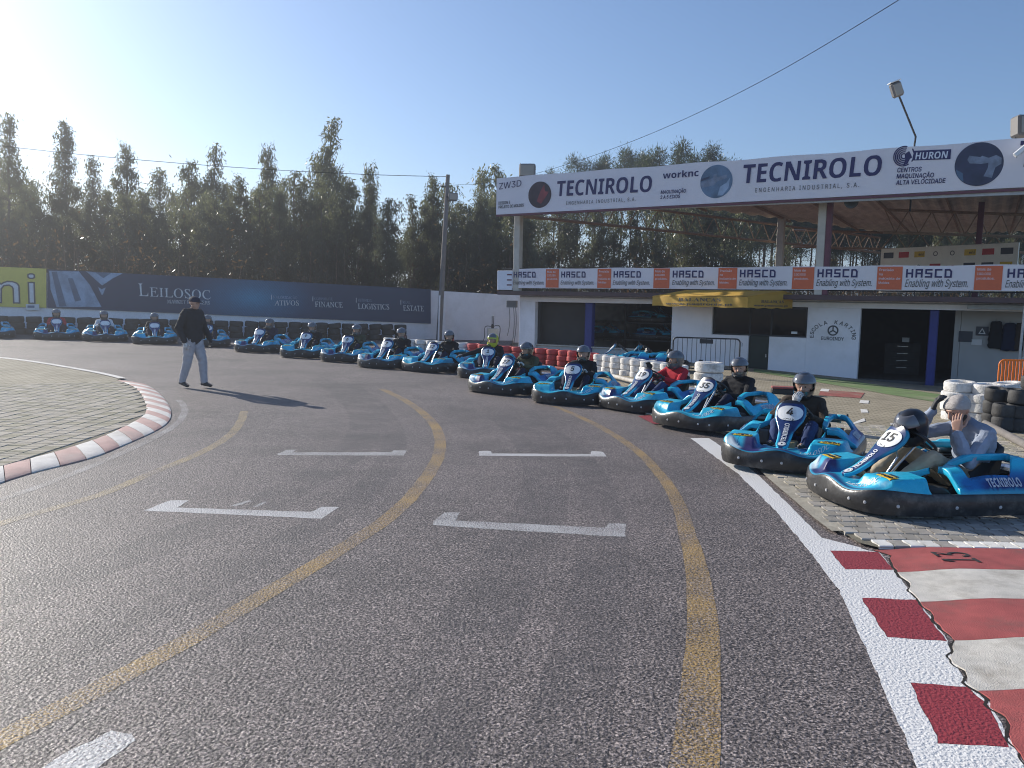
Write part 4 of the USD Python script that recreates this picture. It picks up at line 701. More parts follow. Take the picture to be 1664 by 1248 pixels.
V1, F1 = leaves(c, r.normal(0, .35, (2600, 3)) + [0, 0, .8], .17, .012, r); obj('weeds', (V1, F1), leafmat('weed_leaves', [(.04, .06, .02), (.07, .09, .03), (.12, .11, .05)], (1.2, 1.3, .7)), kind='stuff', label='weeds growing along the foot of the boundary wall', cat_='weeds')
# far wooded rise that closes the view between the trunks
hx = np.linspace(-700, 700, 90); hv = []
for k, x in enumerate(hx):
    hh = 9 + 9 * float(meshkit.fbm(np.array([x * .008, 1.0, 0]), 4)) + 1.2 * float(meshkit.noise(np.array([x * .11, 0, 0]))); hv += [(x, 560, -3), (x, 590, hh), (x, 720, hh * 1.05)]
obj('hills', (np.array(hv), np.array([[k * 3 + a, k * 3 + 3 + a, k * 3 + 4 + a, k * 3 + 1 + a] for k in range(89) for a in (0, 1)])), paint('wooded_hill', (.05, .065, .04), .95, vary=.4, scale=.08), kind='structure', smooth=True)

# ------------------------------------------------------------------ karts (x forward, y to the driver's left)
M_BODY = mat('printed_kart_body', {'a': ('attribute', {'attribute': 'Col'}), 'c': ('texture_coordinate', {}), 'n': ('noise_texture', {'scale': 9.0, 'detail': 5.0}), 'r': ('rgb_ramp', {'ramp': [(.3, (.95, .95, .95)), (.7, (1.03, 1.03, 1.03))]}), 'm': ('mix', {'mix_type': 'multiply', 'fac': 1.0}),
    'rr': ('rgb_ramp', {'ramp': [(.3, (.2, .2, .2)), (.75, (.42, .42, .42))]}), 'p': ('principled_bsdf', {'specular_ior_level': .5})}, [('c.object', 'n.vector'), ('n.fac', 'r.fac'), ('a.color', 'm.color1'), ('r.color', 'm.color2'), ('m.color', 'p.base_color'), ('n.fac', 'rr.fac'), ('rr.color', 'p.roughness')])
M_STICK = plastic('yellow_sticker', (.72, .46, .02), .4); M_WPL = plastic('white_plastic', (.72, .72, .72), .35); M_BLK = plastic('black_print', (.015, .015, .015), .5); M_RIV = plastic('pale_rivet_head', (.42, .42, .43), .4); M_SEAT = plastic('black_seat_shell', (.02, .02, .021), .38); M_TANK = plastic('cloudy_fuel_tank', (.50, .42, .24), .4); M_GREYM = plastic('cast_engine_metal', (.16, .16, .165), .45, metal=.6); M_REDK = plastic('red_cap', (.5, .04, .03), .4); M_SILV = plastic('silver_lettering', (.45, .48, .55), .4)
_hp = [(1.0, 0), (.995, .14), (.975, .30), (.93, .45), (.84, .58), (.70, .66), (.5, .69), (.2, .70), (-.3, .70), (-.62, .70), (-.82, .67), (-.94, .58), (-.99, .4), (-1.0, 0)]
_h = smooth_line(_hp, 60); OUT = np.vstack([_h, (_h * [1, -1])[-2:0:-1]]); OUTP = Polygon(OUT).buffer(0); OLINE = OUTP.exterior
def lip(x, y):
    """top of the black bumper: a wavy line round the nose"""
    a = np.abs(y); return .212 + .026 * np.cos(a / .315 * math.pi) * ss(.35, .75, x)
def ztop(x, y):
    x, y = np.asarray(x, float), np.asarray(y, float); a = np.abs(y); d = shapely.distance(shapely.points(x, y), OLINE); b = lip(x, y)
    plat = ss(.25, .30, a) * (1 - ss(.60, .67, a)) * ss(.90, .82, x + .3 * a * a)
    fr = b + .008 + .018 * ss(0, .12, d); fr = fr * (1 - plat) + plat * (.318 + .05 * (.80 - x)) - .035 * (1 - ss(.04, .20, a)) * ss(.06, .2, d)
    pk = (.62 + .38 * ss(.16, -.22, x)) * (1 - .42 * ss(-.50, -.90, x)); sd = b + .008 + (.05 * ss(0, .05, d) + .215 * ss(.02, .25, d)) * pk
    w = ss(.16, .40, x); return sd * (1 - w) + fr * w
def rpoly(p, r=.025): return Polygon(p).buffer(-r).buffer(2 * r).buffer(-r)
hole = rpoly([(.66, -.16), (.60, -.27), (.44, -.34), (.12, -.37), (.0, -.29), (-.62, -.29), (-.66, -.2), (-.66, .2), (-.62, .29), (.0, .29), (.12, .37), (.44, .34), (.60, .27), (.66, .16)], .04)
cuts = [hole, sbox(-1.2, -.41, -.74, .41)]
for s in (1, -1):
    cuts += [rpoly([(.06, s * .345), (.02, s * .575), (-.36, s * .585), (-.54, s * .345)], .02), rpoly([(.15, s * .36), (.15, s * .64), (.19, s * .8), (.40, s * .8), (.43, s * .62), (.42, s * .36)], .02), rpoly([(-.66, s * .40), (-.66, s * .63), (-1.1, s * .63), (-1.1, s * .40)], .02)]
bodyp = OUTP.buffer(-.018).difference(shapely.union_all(cuts))
def shell(poly, zt_, th, res=.028, zmin=.10):
    cs = CrossSection([np.array(r.coords)[:-1][::1] for p in polys(poly) for r in [p.exterior, *p.interiors]], fillrule=__import__('manifold3d').FillRule.EvenOdd)
    m = Manifold.extrude(cs, 1.0, 1).refine_to_length(res * 1.6) if False else Manifold.extrude(cs, .04, 0).refine_to_length(res)
    def f(v):
        v = np.asarray(v).copy(); t = v[:, 2] / .04; zt = zt_(v[:, 0], v[:, 1]); zb_ = np.maximum(zmin, zt - th); v[:, 2] = zb_ + (zt - zb_) * t; return v
    m = m.warp_batch(f); mm = m.to_mesh(); return trimesh.Trimesh(mm.vert_properties[:, :3], mm.tri_verts, process=False)
CY, BL, NV, PU, WH = (.02, .40, .60), (.012, .13, .34), (.012, .03, .13), (.03, .026, .11), (.52, .62, .68)
def body_colours(v, plain=False):
    x, y = v[:, 0], v[:, 1]; a = abs(y); d = shapely.distance(shapely.points(x, y), OLINE); c = np.tile(np.array(CY), (len(v), 1)); nz = meshkit.fbm(np.column_stack([x * 5, y * 5, 0 * x]), 3, 2)
    def put(m, col): c[:] = c * (1 - m[:, None]) + np.array(col) * m[:, None]
    if plain:
        put(ss(.07, .04, d + (nz - .5) * .06) * ss(.2, .4, x), np.array(CY) * .55); put(ss(.09, .05, d) * ss(.0, -.12, x), BL); return c
    put(ss(.10, .06, d + (nz - .5) * .1) * ss(.55, .68, x) * ss(-.64, -.5, -a), NV); put(ss(.15, .08, abs(y + .27) + (nz - .5) * .12) * ss(.68, .74, x) * ss(.02, .05, d), PU)
    put(ss(.10, .04, abs(y + .50) + (nz - .5) * .1) * ss(.72, .78, x) * ss(.10, .07, d), WH)
    put(ss(.17, .12, d) * ss(.15, .08, x) * ss(-.95, -.8, x), BL); put(ss(.13, .07, d) * ss(.0, -.12, x), NV); put(ss(.03, .01, d), CY)
    put(ss(.06, .03, abs(a - .22) + (nz - .5) * .02) * ss(.5, .6, x) * ss(.14, .2, d) * (1 - ss(.85, .95, x)), BL); return c
def on_body(g, fx, lift=.004, th=.003):
    """flat outlines wrapped onto the bodywork; fx maps (s, t) to (x, y)"""
    m = extr(g, th); m = m.subdivide_to_size(.05); v = m.vertices; xy = fx(v[:, 0], v[:, 1]); m = trimesh.Trimesh(np.column_stack([xy[0], xy[1], ztop(xy[0], xy[1]) + lift + v[:, 2]]), m.faces, process=False); m.fix_normals(); return m
# steering column fairing
SP = smooth_line([(.83, .262), (.72, .305), (.58, .40), (.45, .52), (.345, .64), (.315, .70)], 60); SPL = np.r_[0, np.cumsum(np.linalg.norm(np.diff(SP, axis=0), axis=1))]; SPL /= SPL[-1]
def half_w(t): return np.interp(t, [0, .03, .10, .25, .42, .55, .68, .80, .90, .97, 1.0], [.03, .055, .068, .070, .080, .115, .155, .168, .158, .11, .045])
def panel_pt(t, y, off=0.0):
    x, z = np.interp(t, SPL, SP[:, 0]), np.interp(t, SPL, SP[:, 1]); e_ = .01; tx, tz = np.interp(t + e_, SPL, SP[:, 0]) - np.interp(t - e_, SPL, SP[:, 0]), np.interp(t + e_, SPL, SP[:, 1]) - np.interp(t - e_, SPL, SP[:, 1]); l = np.hypot(tx, tz) + 1e-9
    nx, nz = tz / l, -tx / l; dr = -1.3 * y ** 2 + off; return np.stack([x + nx * dr, y + 0 * x, z + nz * dr], -1)
PLEN = float(np.linalg.norm(np.diff(SP, axis=0), axis=1).sum())
def panel_mesh():
    n, k = 48, 14; T, S = np.meshgrid(np.linspace(0, 1, n), np.linspace(-1, 1, k), indexing='ij'); Yv = S * half_w(T); a = panel_pt(T.ravel(), Yv.ravel()); b = panel_pt(T.ravel(), Yv.ravel() * .97, -.028); V = np.vstack([a, b]); m = n * k
    F_ = [[i * k + j, i * k + j + 1, (i + 1) * k + j + 1, (i + 1) * k + j] for i in range(n - 1) for j in range(k - 1)]; F2 = [[m + q_[3], m + q_[2], m + q_[1], m + q_[0]] for q_ in F_]
    rim = list(range(k)) + [i * k + k - 1 for i in range(1, n)] + [(n - 1) * k + j for j in range(k - 2, -1, -1)] + [i * k for i in range(n - 2, 0, -1)]; F3 = [[rim[i], m + rim[i], m + rim[(i + 1) % len(rim)], rim[(i + 1) % len(rim)]] for i in range(len(rim))]
    Q = np.array(F_ + F2 + F3); t = trimesh.Trimesh(V, np.vstack([Q[:, [0, 1, 2]], Q[:, [0, 2, 3]]]), process=False); t.fix_normals()
    s_ = np.r_[S.ravel(), S.ravel()]; tt_ = np.r_[T.ravel(), T.ravel()]; c = np.tile(np.array((.012, .032, .125)), (len(V), 1)); w = ss(.62, .8, abs(s_)) * ss(.45, .3, tt_) + ss(.84, .96, abs(s_)) * ss(.4, .6, tt_) * .6; w = np.clip(w, 0, 1); c = c * (1 - w[:, None]) + np.array(CY) * w[:, None]; c[tt_ > .95] = (.02, .02, .03); return t, c
def on_panel(g, ft, lift=.004, th=.003):
    m = extr(g, th); m = m.subdivide_to_size(.04); v = m.vertices; t, y = ft(v[:, 0], v[:, 1]); m = trimesh.Trimesh(panel_pt(t, y, 0.0) + 0, m.faces, process=False)
    p0, p1 = panel_pt(t, y, lift), panel_pt(t, y, lift + th); k = (v[:, 2] / th)[:, None]; m.vertices = p0 * (1 - k) + p1 * k; m.fix_normals(); return m
def wheel(r, w):
    p = [(r * .42, -w / 2 * .8), (r * .55, -w / 2), (r * .86, -w / 2), (r, -w * .36), (r, w * .36), (r * .86, w / 2), (r * .55, w / 2), (r * .42, w / 2 * .8)]
    return lathe(p, 20, 'y'), cat(lathe([(.02, -w * .1), (r * .25, -w * .12), (r * .43, -w * .42), (r * .47, -w * .42), (r * .47, w * .42), (r * .43, w * .42), (r * .25, w * .12), (.02, w * .1)], 16, 'y'))
def rounded(pts, r): return Manifold.batch_hull([Manifold.sphere(r, 10).translate([float(c) for c in p]) for p in pts])
def mf(m, refine=None, it=0):
    if refine: m = m.refine_to_length(refine)
    mm = m.to_mesh(); t = trimesh.Trimesh(mm.vert_properties[:, :3], mm.tri_verts, process=False)
    if it: trimesh.smoothing.filter_taubin(t, .5, .53, iterations=it)
    return t
def make_kart(root, plain=False):
    b = shell(bodyp, ztop, .055); obj('body', b, M_BODY, root, color=body_colours(b.vertices, plain))
    n = len(OUT); t = np.roll(OUT, -1, 0) - np.roll(OUT, 1, 0); t /= np.linalg.norm(t, axis=1, keepdims=True); nn = np.column_stack([t[:, 1], -t[:, 0]]); V = []; top = lip(OUT[:, 0], OUT[:, 1])
    prof = [(-.055, 1.0), (-.02, 1.03), (.0, .93), (.008, .62), (.004, .30), (-.012, .0), (-.055, .0)]
    for o, k in prof: p = OUT + nn * o; V.append(np.column_stack([p, .035 + (top - .035) * k]))
    V = np.vstack(V); k = len(prof); Q = np.array([[a * n + i, a * n + (i + 1) % n, ((a + 1) % k) * n + (i + 1) % n, ((a + 1) % k) * n + i] for a in range(k) for i in range(n)]); bm = trimesh.Trimesh(V, np.vstack([Q[:, [0, 1, 2]], Q[:, [0, 2, 3]]]), process=False); bm.fix_normals()
    bp = obj('bumper', bm, M_BLACKPL, root, smooth=40)
    for s_ in (-.75, -.42, -.14, .06, .33, .52, .8):
        a = s_ * math.pi * .5; j = int(np.argmin((OUT[:, 1] - .69 * math.sin(a)) ** 2 + (OUT[:, 0] < .3) * 9)); p = OUT[j] + nn[j] * .007; q_ = lathe([(0, 0), (.015, 0), (.012, .006), (0, .008)], 10, 'z'); q_.apply_transform(trimesh.geometry.align_vectors([0, 0, 1], [nn[j][0], nn[j][1], 0])); q_.apply_translation([p[0], p[1], .12]); obj('rivet', q_, M_RIV, bp)
    for s in (1, -1):
        for x in (.2, -.2, -.5): obj('rivet', moved(lathe([(0, 0), (.015, 0), (0, .008)], 10, 'z'), x, s * .706, .11, rx=-s * math.pi / 2), M_RIV, bp)
    pm, pc = panel_mesh(); pn = obj('steering_fairing', pm, M_BODY, root, color=pc)
    th = np.linspace(0, 2 * math.pi, 48, endpoint=False); ov = Polygon(np.column_stack([.138 * np.sign(np.cos(th)) * abs(np.cos(th)) ** .75, .098 * np.sin(th) + .012 * np.cos(2 * th)]))
    obj('number_plate', on_panel(ov, lambda s_, t_: (.775 + t_ / PLEN, s_)), M_WPL, pn)
    obj('lettering', on_panel(affinity.translate(lettering('TECNIROLO', 'bold', .27, .052), 0, -.026), lambda s_, t_: (.165 + s_ / PLEN, -t_)), M_WPL, pn)
    ring = shapely.union_all([Point(0, 0).buffer(.040).difference(Point(0, 0).buffer(.033)), Point(0, 0).buffer(.029).difference(affinity.rotate(Polygon([(-.017, -.01), (.017, -.01), (0, .02)]), 30)).difference(Point(0, 0).buffer(.006))]); obj('emblem', on_panel(ring, lambda s_, t_: (.085 + t_ / PLEN, s_)), M_WPL, pn)
    obj('dog_mark', on_panel(Polygon([(-.06, -.100), (-.04, -.078), (.0, -.086), (.04, -.076), (.06, -.095), (.045, -.108), (.0, -.100)]), lambda s_, t_: (.775 + t_ / PLEN, s_)), M_BLK, pn)
    for s in (1, -1):
        f = (lambda c: lambda s_, t_: (.70 - t_, c + s_))(s * .455 - .115)
        st = obj('sticker', on_body(sbox(.035, -.040, .235, .040), f), M_STICK, root); obj('lettering', on_body(affinity.translate(lettering('eni', 'bold', .11, .055), .115, -.026), f, .008), M_BLK, st)
        obj('dog_mark', on_body(shapely.union_all([Polygon([(.055, .0), (.06, .016), (.075, .012), (.1, .012), (.105, -.014), (.098, -.014), (.094, -.004), (.075, -.004), (.073, -.016), (.066, -.016), (.064, -.002)])]), f, .008), M_BLK, st); obj('blue_mark', on_body(sbox(.012, -.018, .042, .02), f), M_NAVY, st)
        obj('vent_slot', on_body(sbox(.07, .060, .18, .080), f, .002, .004), M_BLK, root)
    obj('lettering', on_body(lettering('LEILOSOC', 'serif', .27, .034), lambda s_, t_: (.918 - t_ - .28 * s_ - .75 * s_ ** 2, .21 + s_)), M_WPL, root)
    for s in (1, -1): obj('lettering', on_body(lettering('TECNIROLO', 'bold', .31, .060), (lambda s: lambda s_, t_: ((-.12 - s_) if s > 0 else (-.43 + s_), s * (.662 - t_)))(s)), M_SILV, root)
    obj('floor_tray', boxm(-.6, .62, -.30, .30, .045, .055), M_DARK, root); fr = obj('frame', cat(tube([(-.9, .30, .075), (.3, .33, .075), (.62, .18, .075), (.62, -.18, .075), (.3, -.33, .075), (-.9, -.30, .075)], .016, 8), tube([(-.8, -.56, .14), (-.8, .56, .14)], .02, 8), tube([(.285, -.55, .13), (.285, .55, .13)], .015, 8), tube([(-.1, -.31, .08), (-.1, .31, .08)], .014, 6)), M_DARK, root)
    for s in (1, -1):
        for nm, x, y, r, w in (('front_wheel', .285, .545, .128, .125), ('rear_wheel', -.80, .525, .14, .20)):
            ty_, rm = wheel(r, w); tw = obj(nm, moved(ty_, x, s * y, r), M_RUBBER, root, smooth=40); obj('rim', moved(rm, x, s * y, r), M_STEEL, tw, smooth=40)
    base = rounded([(-.05, .14, .10), (-.05, -.14, .10), (-.36, .17, .09), (-.36, -.17, .09)], .03); back = rounded([(-.40, .17, .12), (-.40, -.17, .12), (-.60, .15, .50), (-.60, -.15, .50), (-.56, .08, .56), (-.56, -.08, .56)], .03)
    side = [rounded([(-.08, s * .19, .12), (-.42, s * .20, .12), (-.42, s * .21, .26), (-.60, s * .17, .50), (-.55, s * .17, .16)], .025) for s in (1, -1)]; obj('seat', mf(Manifold.batch_boolean([base, back] + side, OpType.Add)), M_SEAT, root, smooth=40)
    sc = np.array([.085, 0, .55]); ax = np.array([-.60, 0, .80]); Tm = trimesh.geometry.align_vectors([0, 0, 1], ax); sw_ = trimesh.creation.torus(.150, .015, major_sections=32, minor_sections=8); sw_ = cat(sw_, boxm(-.14, .14, -.018, .018, -.008, .008), boxm(-.018, .018, -.14, 0, -.008, .008), lathe([(0, -.02), (.045, -.02), (.045, .02), (0, .02)], 16)); sw_.apply_transform(Tm); sw_.apply_translation(sc); obj('steering_wheel', sw_, M_SEAT, root, smooth=40)
    obj('steering_column', tube([sc, (.50, 0, .10)], .012, 8), M_STEEL, root); obj('panel_bracket', tube([(.36, 0, .55), (.30, .0, .40), (.42, 0, .22)], .010, 6), M_STEEL, root)
    obj('fuel_tank', mf(rounded([(.14, .07, .10), (.14, -.07, .10), (.38, .07, .10), (.38, -.07, .10), (.18, .05, .22), (.34, .05, .22), (.18, -.05, .22), (.34, -.05, .22)], .02)), M_TANK, root, smooth=40)
    for s in (1, -1): obj('pedal', cat(tube([(.50, s * .16, .07), (.56, s * .16, .22)], .008, 6), tube([(.56, s * .10, .22), (.56, s * .24, .22)], .008, 6)), M_STEEL, root); obj('hoop', tube([(.40, s * .12, .13), (.52, s * .30, .15), (.40, s * .33, .14)], .009, 6), M_STEEL, root)
    en = obj('engine', cat(boxm(-.62, -.36, -.58, -.36, .08, .26, .02), *[boxm(-.60, -.38, -.56, -.38, .27 + .018 * k, .278 + .018 * k) for k in range(5)], boxm(-.57, -.41, -.53, -.41, .36, .40, .01)), M_GREYM, root); obj('exhaust', tube([(-.45, -.46, .2), (-.75, -.40, .24), (-.90, -.1, .26), (-.90, .25, .26)], [.03, .045, .05, .04], 10), M_STEEL, en); obj('filler_cap', moved(lathe([(0, 0), (.022, 0), (.022, .03), (0, .03)], 12), -.50, .44, .30), M_REDK, root)
    obj('rear_guard', tube([(-.93, -.62, .20), (-.98, -.5, .20), (-.99, 0, .20), (-.98, .5, .20), (-.93, .62, .20)], .028, 8), M_DARK, root); obj('pod_knob', moved(lathe([(0, 0), (.014, 0), (.012, .035), (0, .04)], 10), -.60, .48, float(ztop(-.60, .48)) - .01), M_BLK, root)
KM = model('kart_model'); make_kart(KM); KP = model('plain_kart_model'); make_kart(KP, True)
_nb = {}
def kart(label, x, y, rz, number=None, group='blue rental karts lined up along the track', plain=False):
    t = thing('kart', label, 'kart', (x, y, float(lay(x, y)) + (.03 if x > 2.6 and y < 13 else .002)), rz, group, '/World/plain_kart_model' if plain else '/World/kart_model', scale=(.975, .975, 1.0), inst=number is None)
    if number:
        if number not in _nb: g = lettering(number, 'semi', None, .092, .12); _nb[number] = on_panel(affinity.translate(g, -g.bounds[2] / 2, -.036), lambda s_, t_: (.775 + t_ / PLEN, s_), .009)
        usdkit.mesh(stage, str(t.GetPath()) + '/race_number', _nb[number], M_BLK)
    return t

# ------------------------------------------------------------------ people
M_SKIN = paint('skin', (.42, .24, .17), .5, vary=.08, scale=30, obj_=True); M_EYE = plastic('eye_dark', (.03, .02, .02), .3); M_HAIR = plastic('dark_beard', (.03, .022, .018), .8)
M_HELM = plastic('dark_metallic_helmet', (.014, .015, .018), .14, coat=1.0, spec=.6); M_HELS = plastic('silver_helmet', (.12, .12, .125), .25, metal=.5, coat=.5); M_HELY = plastic('yellow_green_helmet', (.42, .45, .03), .3, coat=.5); M_HELB = plastic('black_helmet', (.012, .012, .015), .28, coat=.25)
M_VIS = plastic('smoked_visor', (.10, .10, .11), .08, spec=.8, coat=.5); M_LINER = plastic('helmet_padding', (.02, .02, .02), .9)
def fabric(name, c): return paint(name, c, .85, vary=.14, scale=18, obj_=True, bump=.35, bscale=120, spec=.2)
M_BLACKC, M_DKBLUE, M_OLIVE, M_REDC, M_GREYC, M_BEIGE, M_JEAN, M_BROWNC, M_NAVYC, M_WHITEC, M_LGREY = [fabric(n, c) for n, c in (('black_cloth', (.016, .016, .019)), ('dark_blue_cloth', (.02, .024, .05)), ('olive_cloth', (.075, .075, .045)), ('red_cloth', (.42, .02, .035)), ('blue_grey_sweatshirt', (.27, .31, .39)), ('beige_trousers', (.38, .32, .23)), ('jean_cloth', (.03, .05, .13)), ('brown_black_leather', (.045, .033, .026)), ('navy_cloth', (.015, .02, .045)), ('white_cloth', (.6, .6, .6)), ('pale_grey_cloth', (.37, .36, .38)))]
M_NET = mat('white_mesh_cap', {'c': ('texture_coordinate', {}), 'v': ('voronoi_texture', {'scale': 110.0, 'feature': 'distance_to_edge'}), 'r': ('rgb_ramp', {'ramp': [(.05, (.46, .43, .41)), (.22, (.19, .16, .145))]}), 'p': ('principled_bsdf', {'roughness': .85})}, [('c.object', 'v.vector'), ('v.distance', 'r.fac'), ('r.color', 'p.base_color')])
M_SHOE = plastic('dark_shoe', (.03, .028, .028), .6); M_SHOEB = plastic('sand_shoe', (.40, .33, .20), .7); M_GLOVE = plastic('black_glove', (.025, .025, .027), .7); M_GLOVW = paint('white_black_glove', (.45, .45, .45), .7, vary=.75, scale=22, obj_=True)
def bone(*pr): return Manifold.batch_hull([Manifold.sphere(float(r), 14).translate([float(c) for c in p]) for p, r in pr])
def union(ms): return Manifold.batch_boolean(list(ms), OpType.Add)
def unit(v): v = np.asarray(v, float); return v / (np.linalg.norm(v) + 1e-9)
def hand(w, d, nrm, side, curl=.5, k=1.0):
    """palm, four unequal bent fingers and a thumb: w wrist, d pointing direction, nrm out of the palm, side +1 when the thumb lies towards d x nrm"""
    d, nrm = unit(d), unit(nrm); nrm = unit(nrm - d * (nrm @ d)); sd = np.cross(d, nrm) * side; w = np.asarray(w, float); out = []
    out.append(bone(*[(w + d * a * k + sd * b * k, r * k) for a, b, r in ((.0, .012, .020), (.0, -.012, .020), (.085, .032, .0125), (.088, .010, .013), (.085, -.012, .013), (.075, -.032, .0115), (.03, .03, .015))]))
    for b, ln, r in ((.032, .072, .0088), (.011, .080, .009), (-.011, .074, .0088), (-.032, .058, .0078)):
        p = w + d * .086 * k + sd * b * k; a = 0.0; dirn = d
        for f, c in ((.45, .5), (.30, .85), (.25, .6)):
            a += c * curl * 1.25; dirn = d * math.cos(a) + nrm * math.sin(a); q_ = p + dirn * ln * f * k; out.append(bone((p, r * k), (q_, r * .92 * k))); p = q_
    p = w + d * .03 * k + sd * .03 * k
    for f, dirn in ((.036, unit(d * .6 + sd * .75 + nrm * .35)), (.03, unit(d * .85 + sd * .25 + nrm * (.3 + .5 * curl))), (.024, unit(d * .85 + nrm * (.3 + .7 * curl)))):
        q_ = p + dirn * f * k; out.append(bone((p, .0105 * k), (q_, .0095 * k))); p = q_
    return union(out)
def head_parts(c, f, up):
    f, up = unit(f), unit(up); up = unit(up - f * (up @ f)); s = np.cross(up, f); P = lambda a, b, h: np.asarray(c) + f * a + s * b + up * h; o = []
    o.append(bone((P(.015, .022, .03), .076), (P(.015, -.022, .03), .076), (P(-.025, 0, .035), .083), (P(.02, 0, .0), .074)))
    o.append(bone((P(.045, .02, -.03), .045), (P(.045, -.02, -.03), .045), (P(.055, .012, -.085), .026), (P(.055, -.012, -.085), .026), (P(-.01, .045, -.05), .025), (P(-.01, -.045, -.05), .025)))
    o.append(bone((P(.088, 0, .02), .011), (P(.106, 0, -.022), .013), (P(.092, .014, -.026), .009), (P(.092, -.014, -.026), .009))); o.append(bone((P(.082, .03, .032), .012), (P(.086, 0, .034), .011), (P(.082, -.03, .032), .012)))
    o.append(bone((P(.086, .018, -.055), .0075), (P(.091, 0, -.052), .008), (P(.086, -.018, -.055), .0075))); o.append(bone((P(.085, .014, -.066), .008), (P(.089, 0, -.067), .008), (P(.085, -.014, -.066), .008)))
    for b in (1, -1): o.append(bone((P(-.005, b * .081, .015), .012), (P(-.012, b * .088, -.005), .013), (P(-.003, b * .08, -.025), .009)))
    return o, P
def wrinkled(m, res, it, amp, seed, sc=16):
    t = mf(m, res, it); n = t.vertex_normals; v = t.vertices; k = meshkit.fbm(v * sc + seed * 7.3, 3, seed) - .5; k2 = meshkit.fbm(v * [sc * .5, sc * .5, sc * 1.9] + 3.1, 2, seed + 4) - .5; t.vertices = v + n * ((k + k2) * amp)[:, None]; return t
def person(label, J, loc, rz, M_, group=None, hero=False, helmet=None, face='f', cap=None, gloves=('black', 'black'), curls=(.9, .9), palms=None, hdirs=None, scale=1.0, seed=1, beard=False, net=False, visor_up=False, look_=(1, 0, 0), hood=False, bulk=1.0):
    """one figure: a continuous skin body, with clothing, hair and headgear as children. J: joints; M_: cloth of top, legs, shoes"""
    t = thing('person', label, 'person', loc, rz, group, scale=scale); J = {k: np.array(v, float) for k, v in J.items()}; g = lambda k: J[k]
    up = unit(g('head') - g('neck')); f = unit(np.array(look_, float)); hp, P = head_parts(g('head') + up * .03, f, up + np.array([0, 0, .6])); res = .013 if hero else .028; hk = .98
    tor = [bone((g('pel') + [0, .07, 0], .085), (g('pel') - [0, .07, 0], .085), (g('waist') + [0, .06, 0], .09), (g('waist') - [0, .06, 0], .09)), bone((g('waist') + [0, .06, 0], .09), (g('waist') - [0, .06, 0], .09), (g('chest') + [0, .09, 0], .095), (g('chest') - [0, .09, 0], .095)), bone((g('chest') + [0, .09, 0], .095), (g('chest') - [0, .09, 0], .095), (g('shL'), .055), (g('shR'), .055), (g('neck'), .05)), bone((g('neck'), .052), (g('head') - up * .03, .052))]
    bk = bulk; arms, legs, hands, slv, trs, sho, glv = [], [], [], [], [], [], []
    for s in 'LR':
        sh, el, wr = g('sh' + s), g('el' + s), g('wr' + s); hp_, kn, an, to = g('hip' + s), g('kn' + s), g('an' + s), g('to' + s)
        arms += [bone((sh, .050), (el, .038)), bone((el, .038), (wr, .026))]; legs += [bone((hp_, .082), (kn, .052)), bone((kn, .052), ((kn + an) / 2 + unit(hp_ - kn) * 0, .050), (an, .036)), bone((an, .036), (to, .025))]
        i = 0 if s == 'L' else 1; dr = unit(hdirs[i] if hdirs else wr - el); pn = palms[i] if palms else (0, 0, -1); sg = (1 if s == 'L' else -1); H = hand(wr + dr * .012, dr, pn, (-1 if s == 'L' else 1) * (1 if True else sg), curls[i], hk); hands.append(H)
        slv += [bone((sh, .066 * bk), (el, .053 * bk)), bone((el, .053 * bk), (wr - unit(wr - el) * .01, .040 * bk))]; trs += [bone((hp_, .098 * bk), (kn, .068 * bk)), bone((kn, .068 * bk), (an + unit(kn - an) * .03, .052 * bk))]
        u_ = np.array([0, 0, 1.0]) if abs(unit(to - an)[2]) < .8 else np.array([1.0, 0, 0]); hl = an - unit(to - an) * .045 - u_ * .035; sd = unit(np.cross(unit(to - an), u_)); sho.append(bone((an - u_ * .0, .042), (hl, .034), (to - u_ * .012 + sd * .016, .026), (to - u_ * .012 - sd * .016, .026), ((an + to) / 2 - u_ * .01, .04)))
        if gloves[i]: glv.append((H, gloves[i], dr, wr, pn))
    obj('body', mf(union(tor + arms + legs + hands + hp), res, 3 if hero else 2), M_SKIN, t, smooth=60)
    jk = [bone((g('pel') + [0, .07, .04 if bk == 1 else -.03], .108 * bk), (g('pel') + [0, -.07, .04 if bk == 1 else -.03], .108 * bk), (g('waist') + [0, .07, 0], .112 * bk), (g('waist') - [0, .07, 0], .112 * bk)), bone((g('waist') + [0, .07, 0], .112 * bk), (g('waist') - [0, .07, 0], .112 * bk), (g('chest') + [0, .09, 0], .117 * bk), (g('chest') - [0, .09, 0], .117 * bk)), bone((g('chest') + [0, .09, 0], .117 * bk), (g('chest') - [0, .09, 0], .117 * bk), (g('shL'), .071), (g('shR'), .071), (g('neck') - up * .02, .072))]
    jr = .02 if hero else .034
    obj('jacket', wrinkled(union(jk + slv), jr, 4, .022 if hero else .014, seed), M_[0], t, smooth=60)
    obj('trousers', wrinkled(union([bone((g('pel') + [0, .07, 0], .104), (g('pel') - [0, .07, 0], .104), (g('hipL'), .098), (g('hipR'), .098))] + trs), jr, 4, .018 if hero else .012, seed + 9), M_[1], t, smooth=60)
    for m in sho: obj('shoe', mf(m, .02 if hero else None), M_[2], t, smooth=50)
    for H, kind, dr, wr, pn in glv:
        v = mf(H, .012 if hero else .02); v.vertices = v.vertices + v.vertex_normals * .0022; obj('glove', v, {'black': M_GLOVE, 'white': M_GLOVW}[kind], t, smooth=60)
    if hero:
        for b in (1, -1): obj('eye', moved(trimesh.creation.icosphere(1, .011), *P(.082, b * .031, .012)), M_EYE, t, smooth=True)
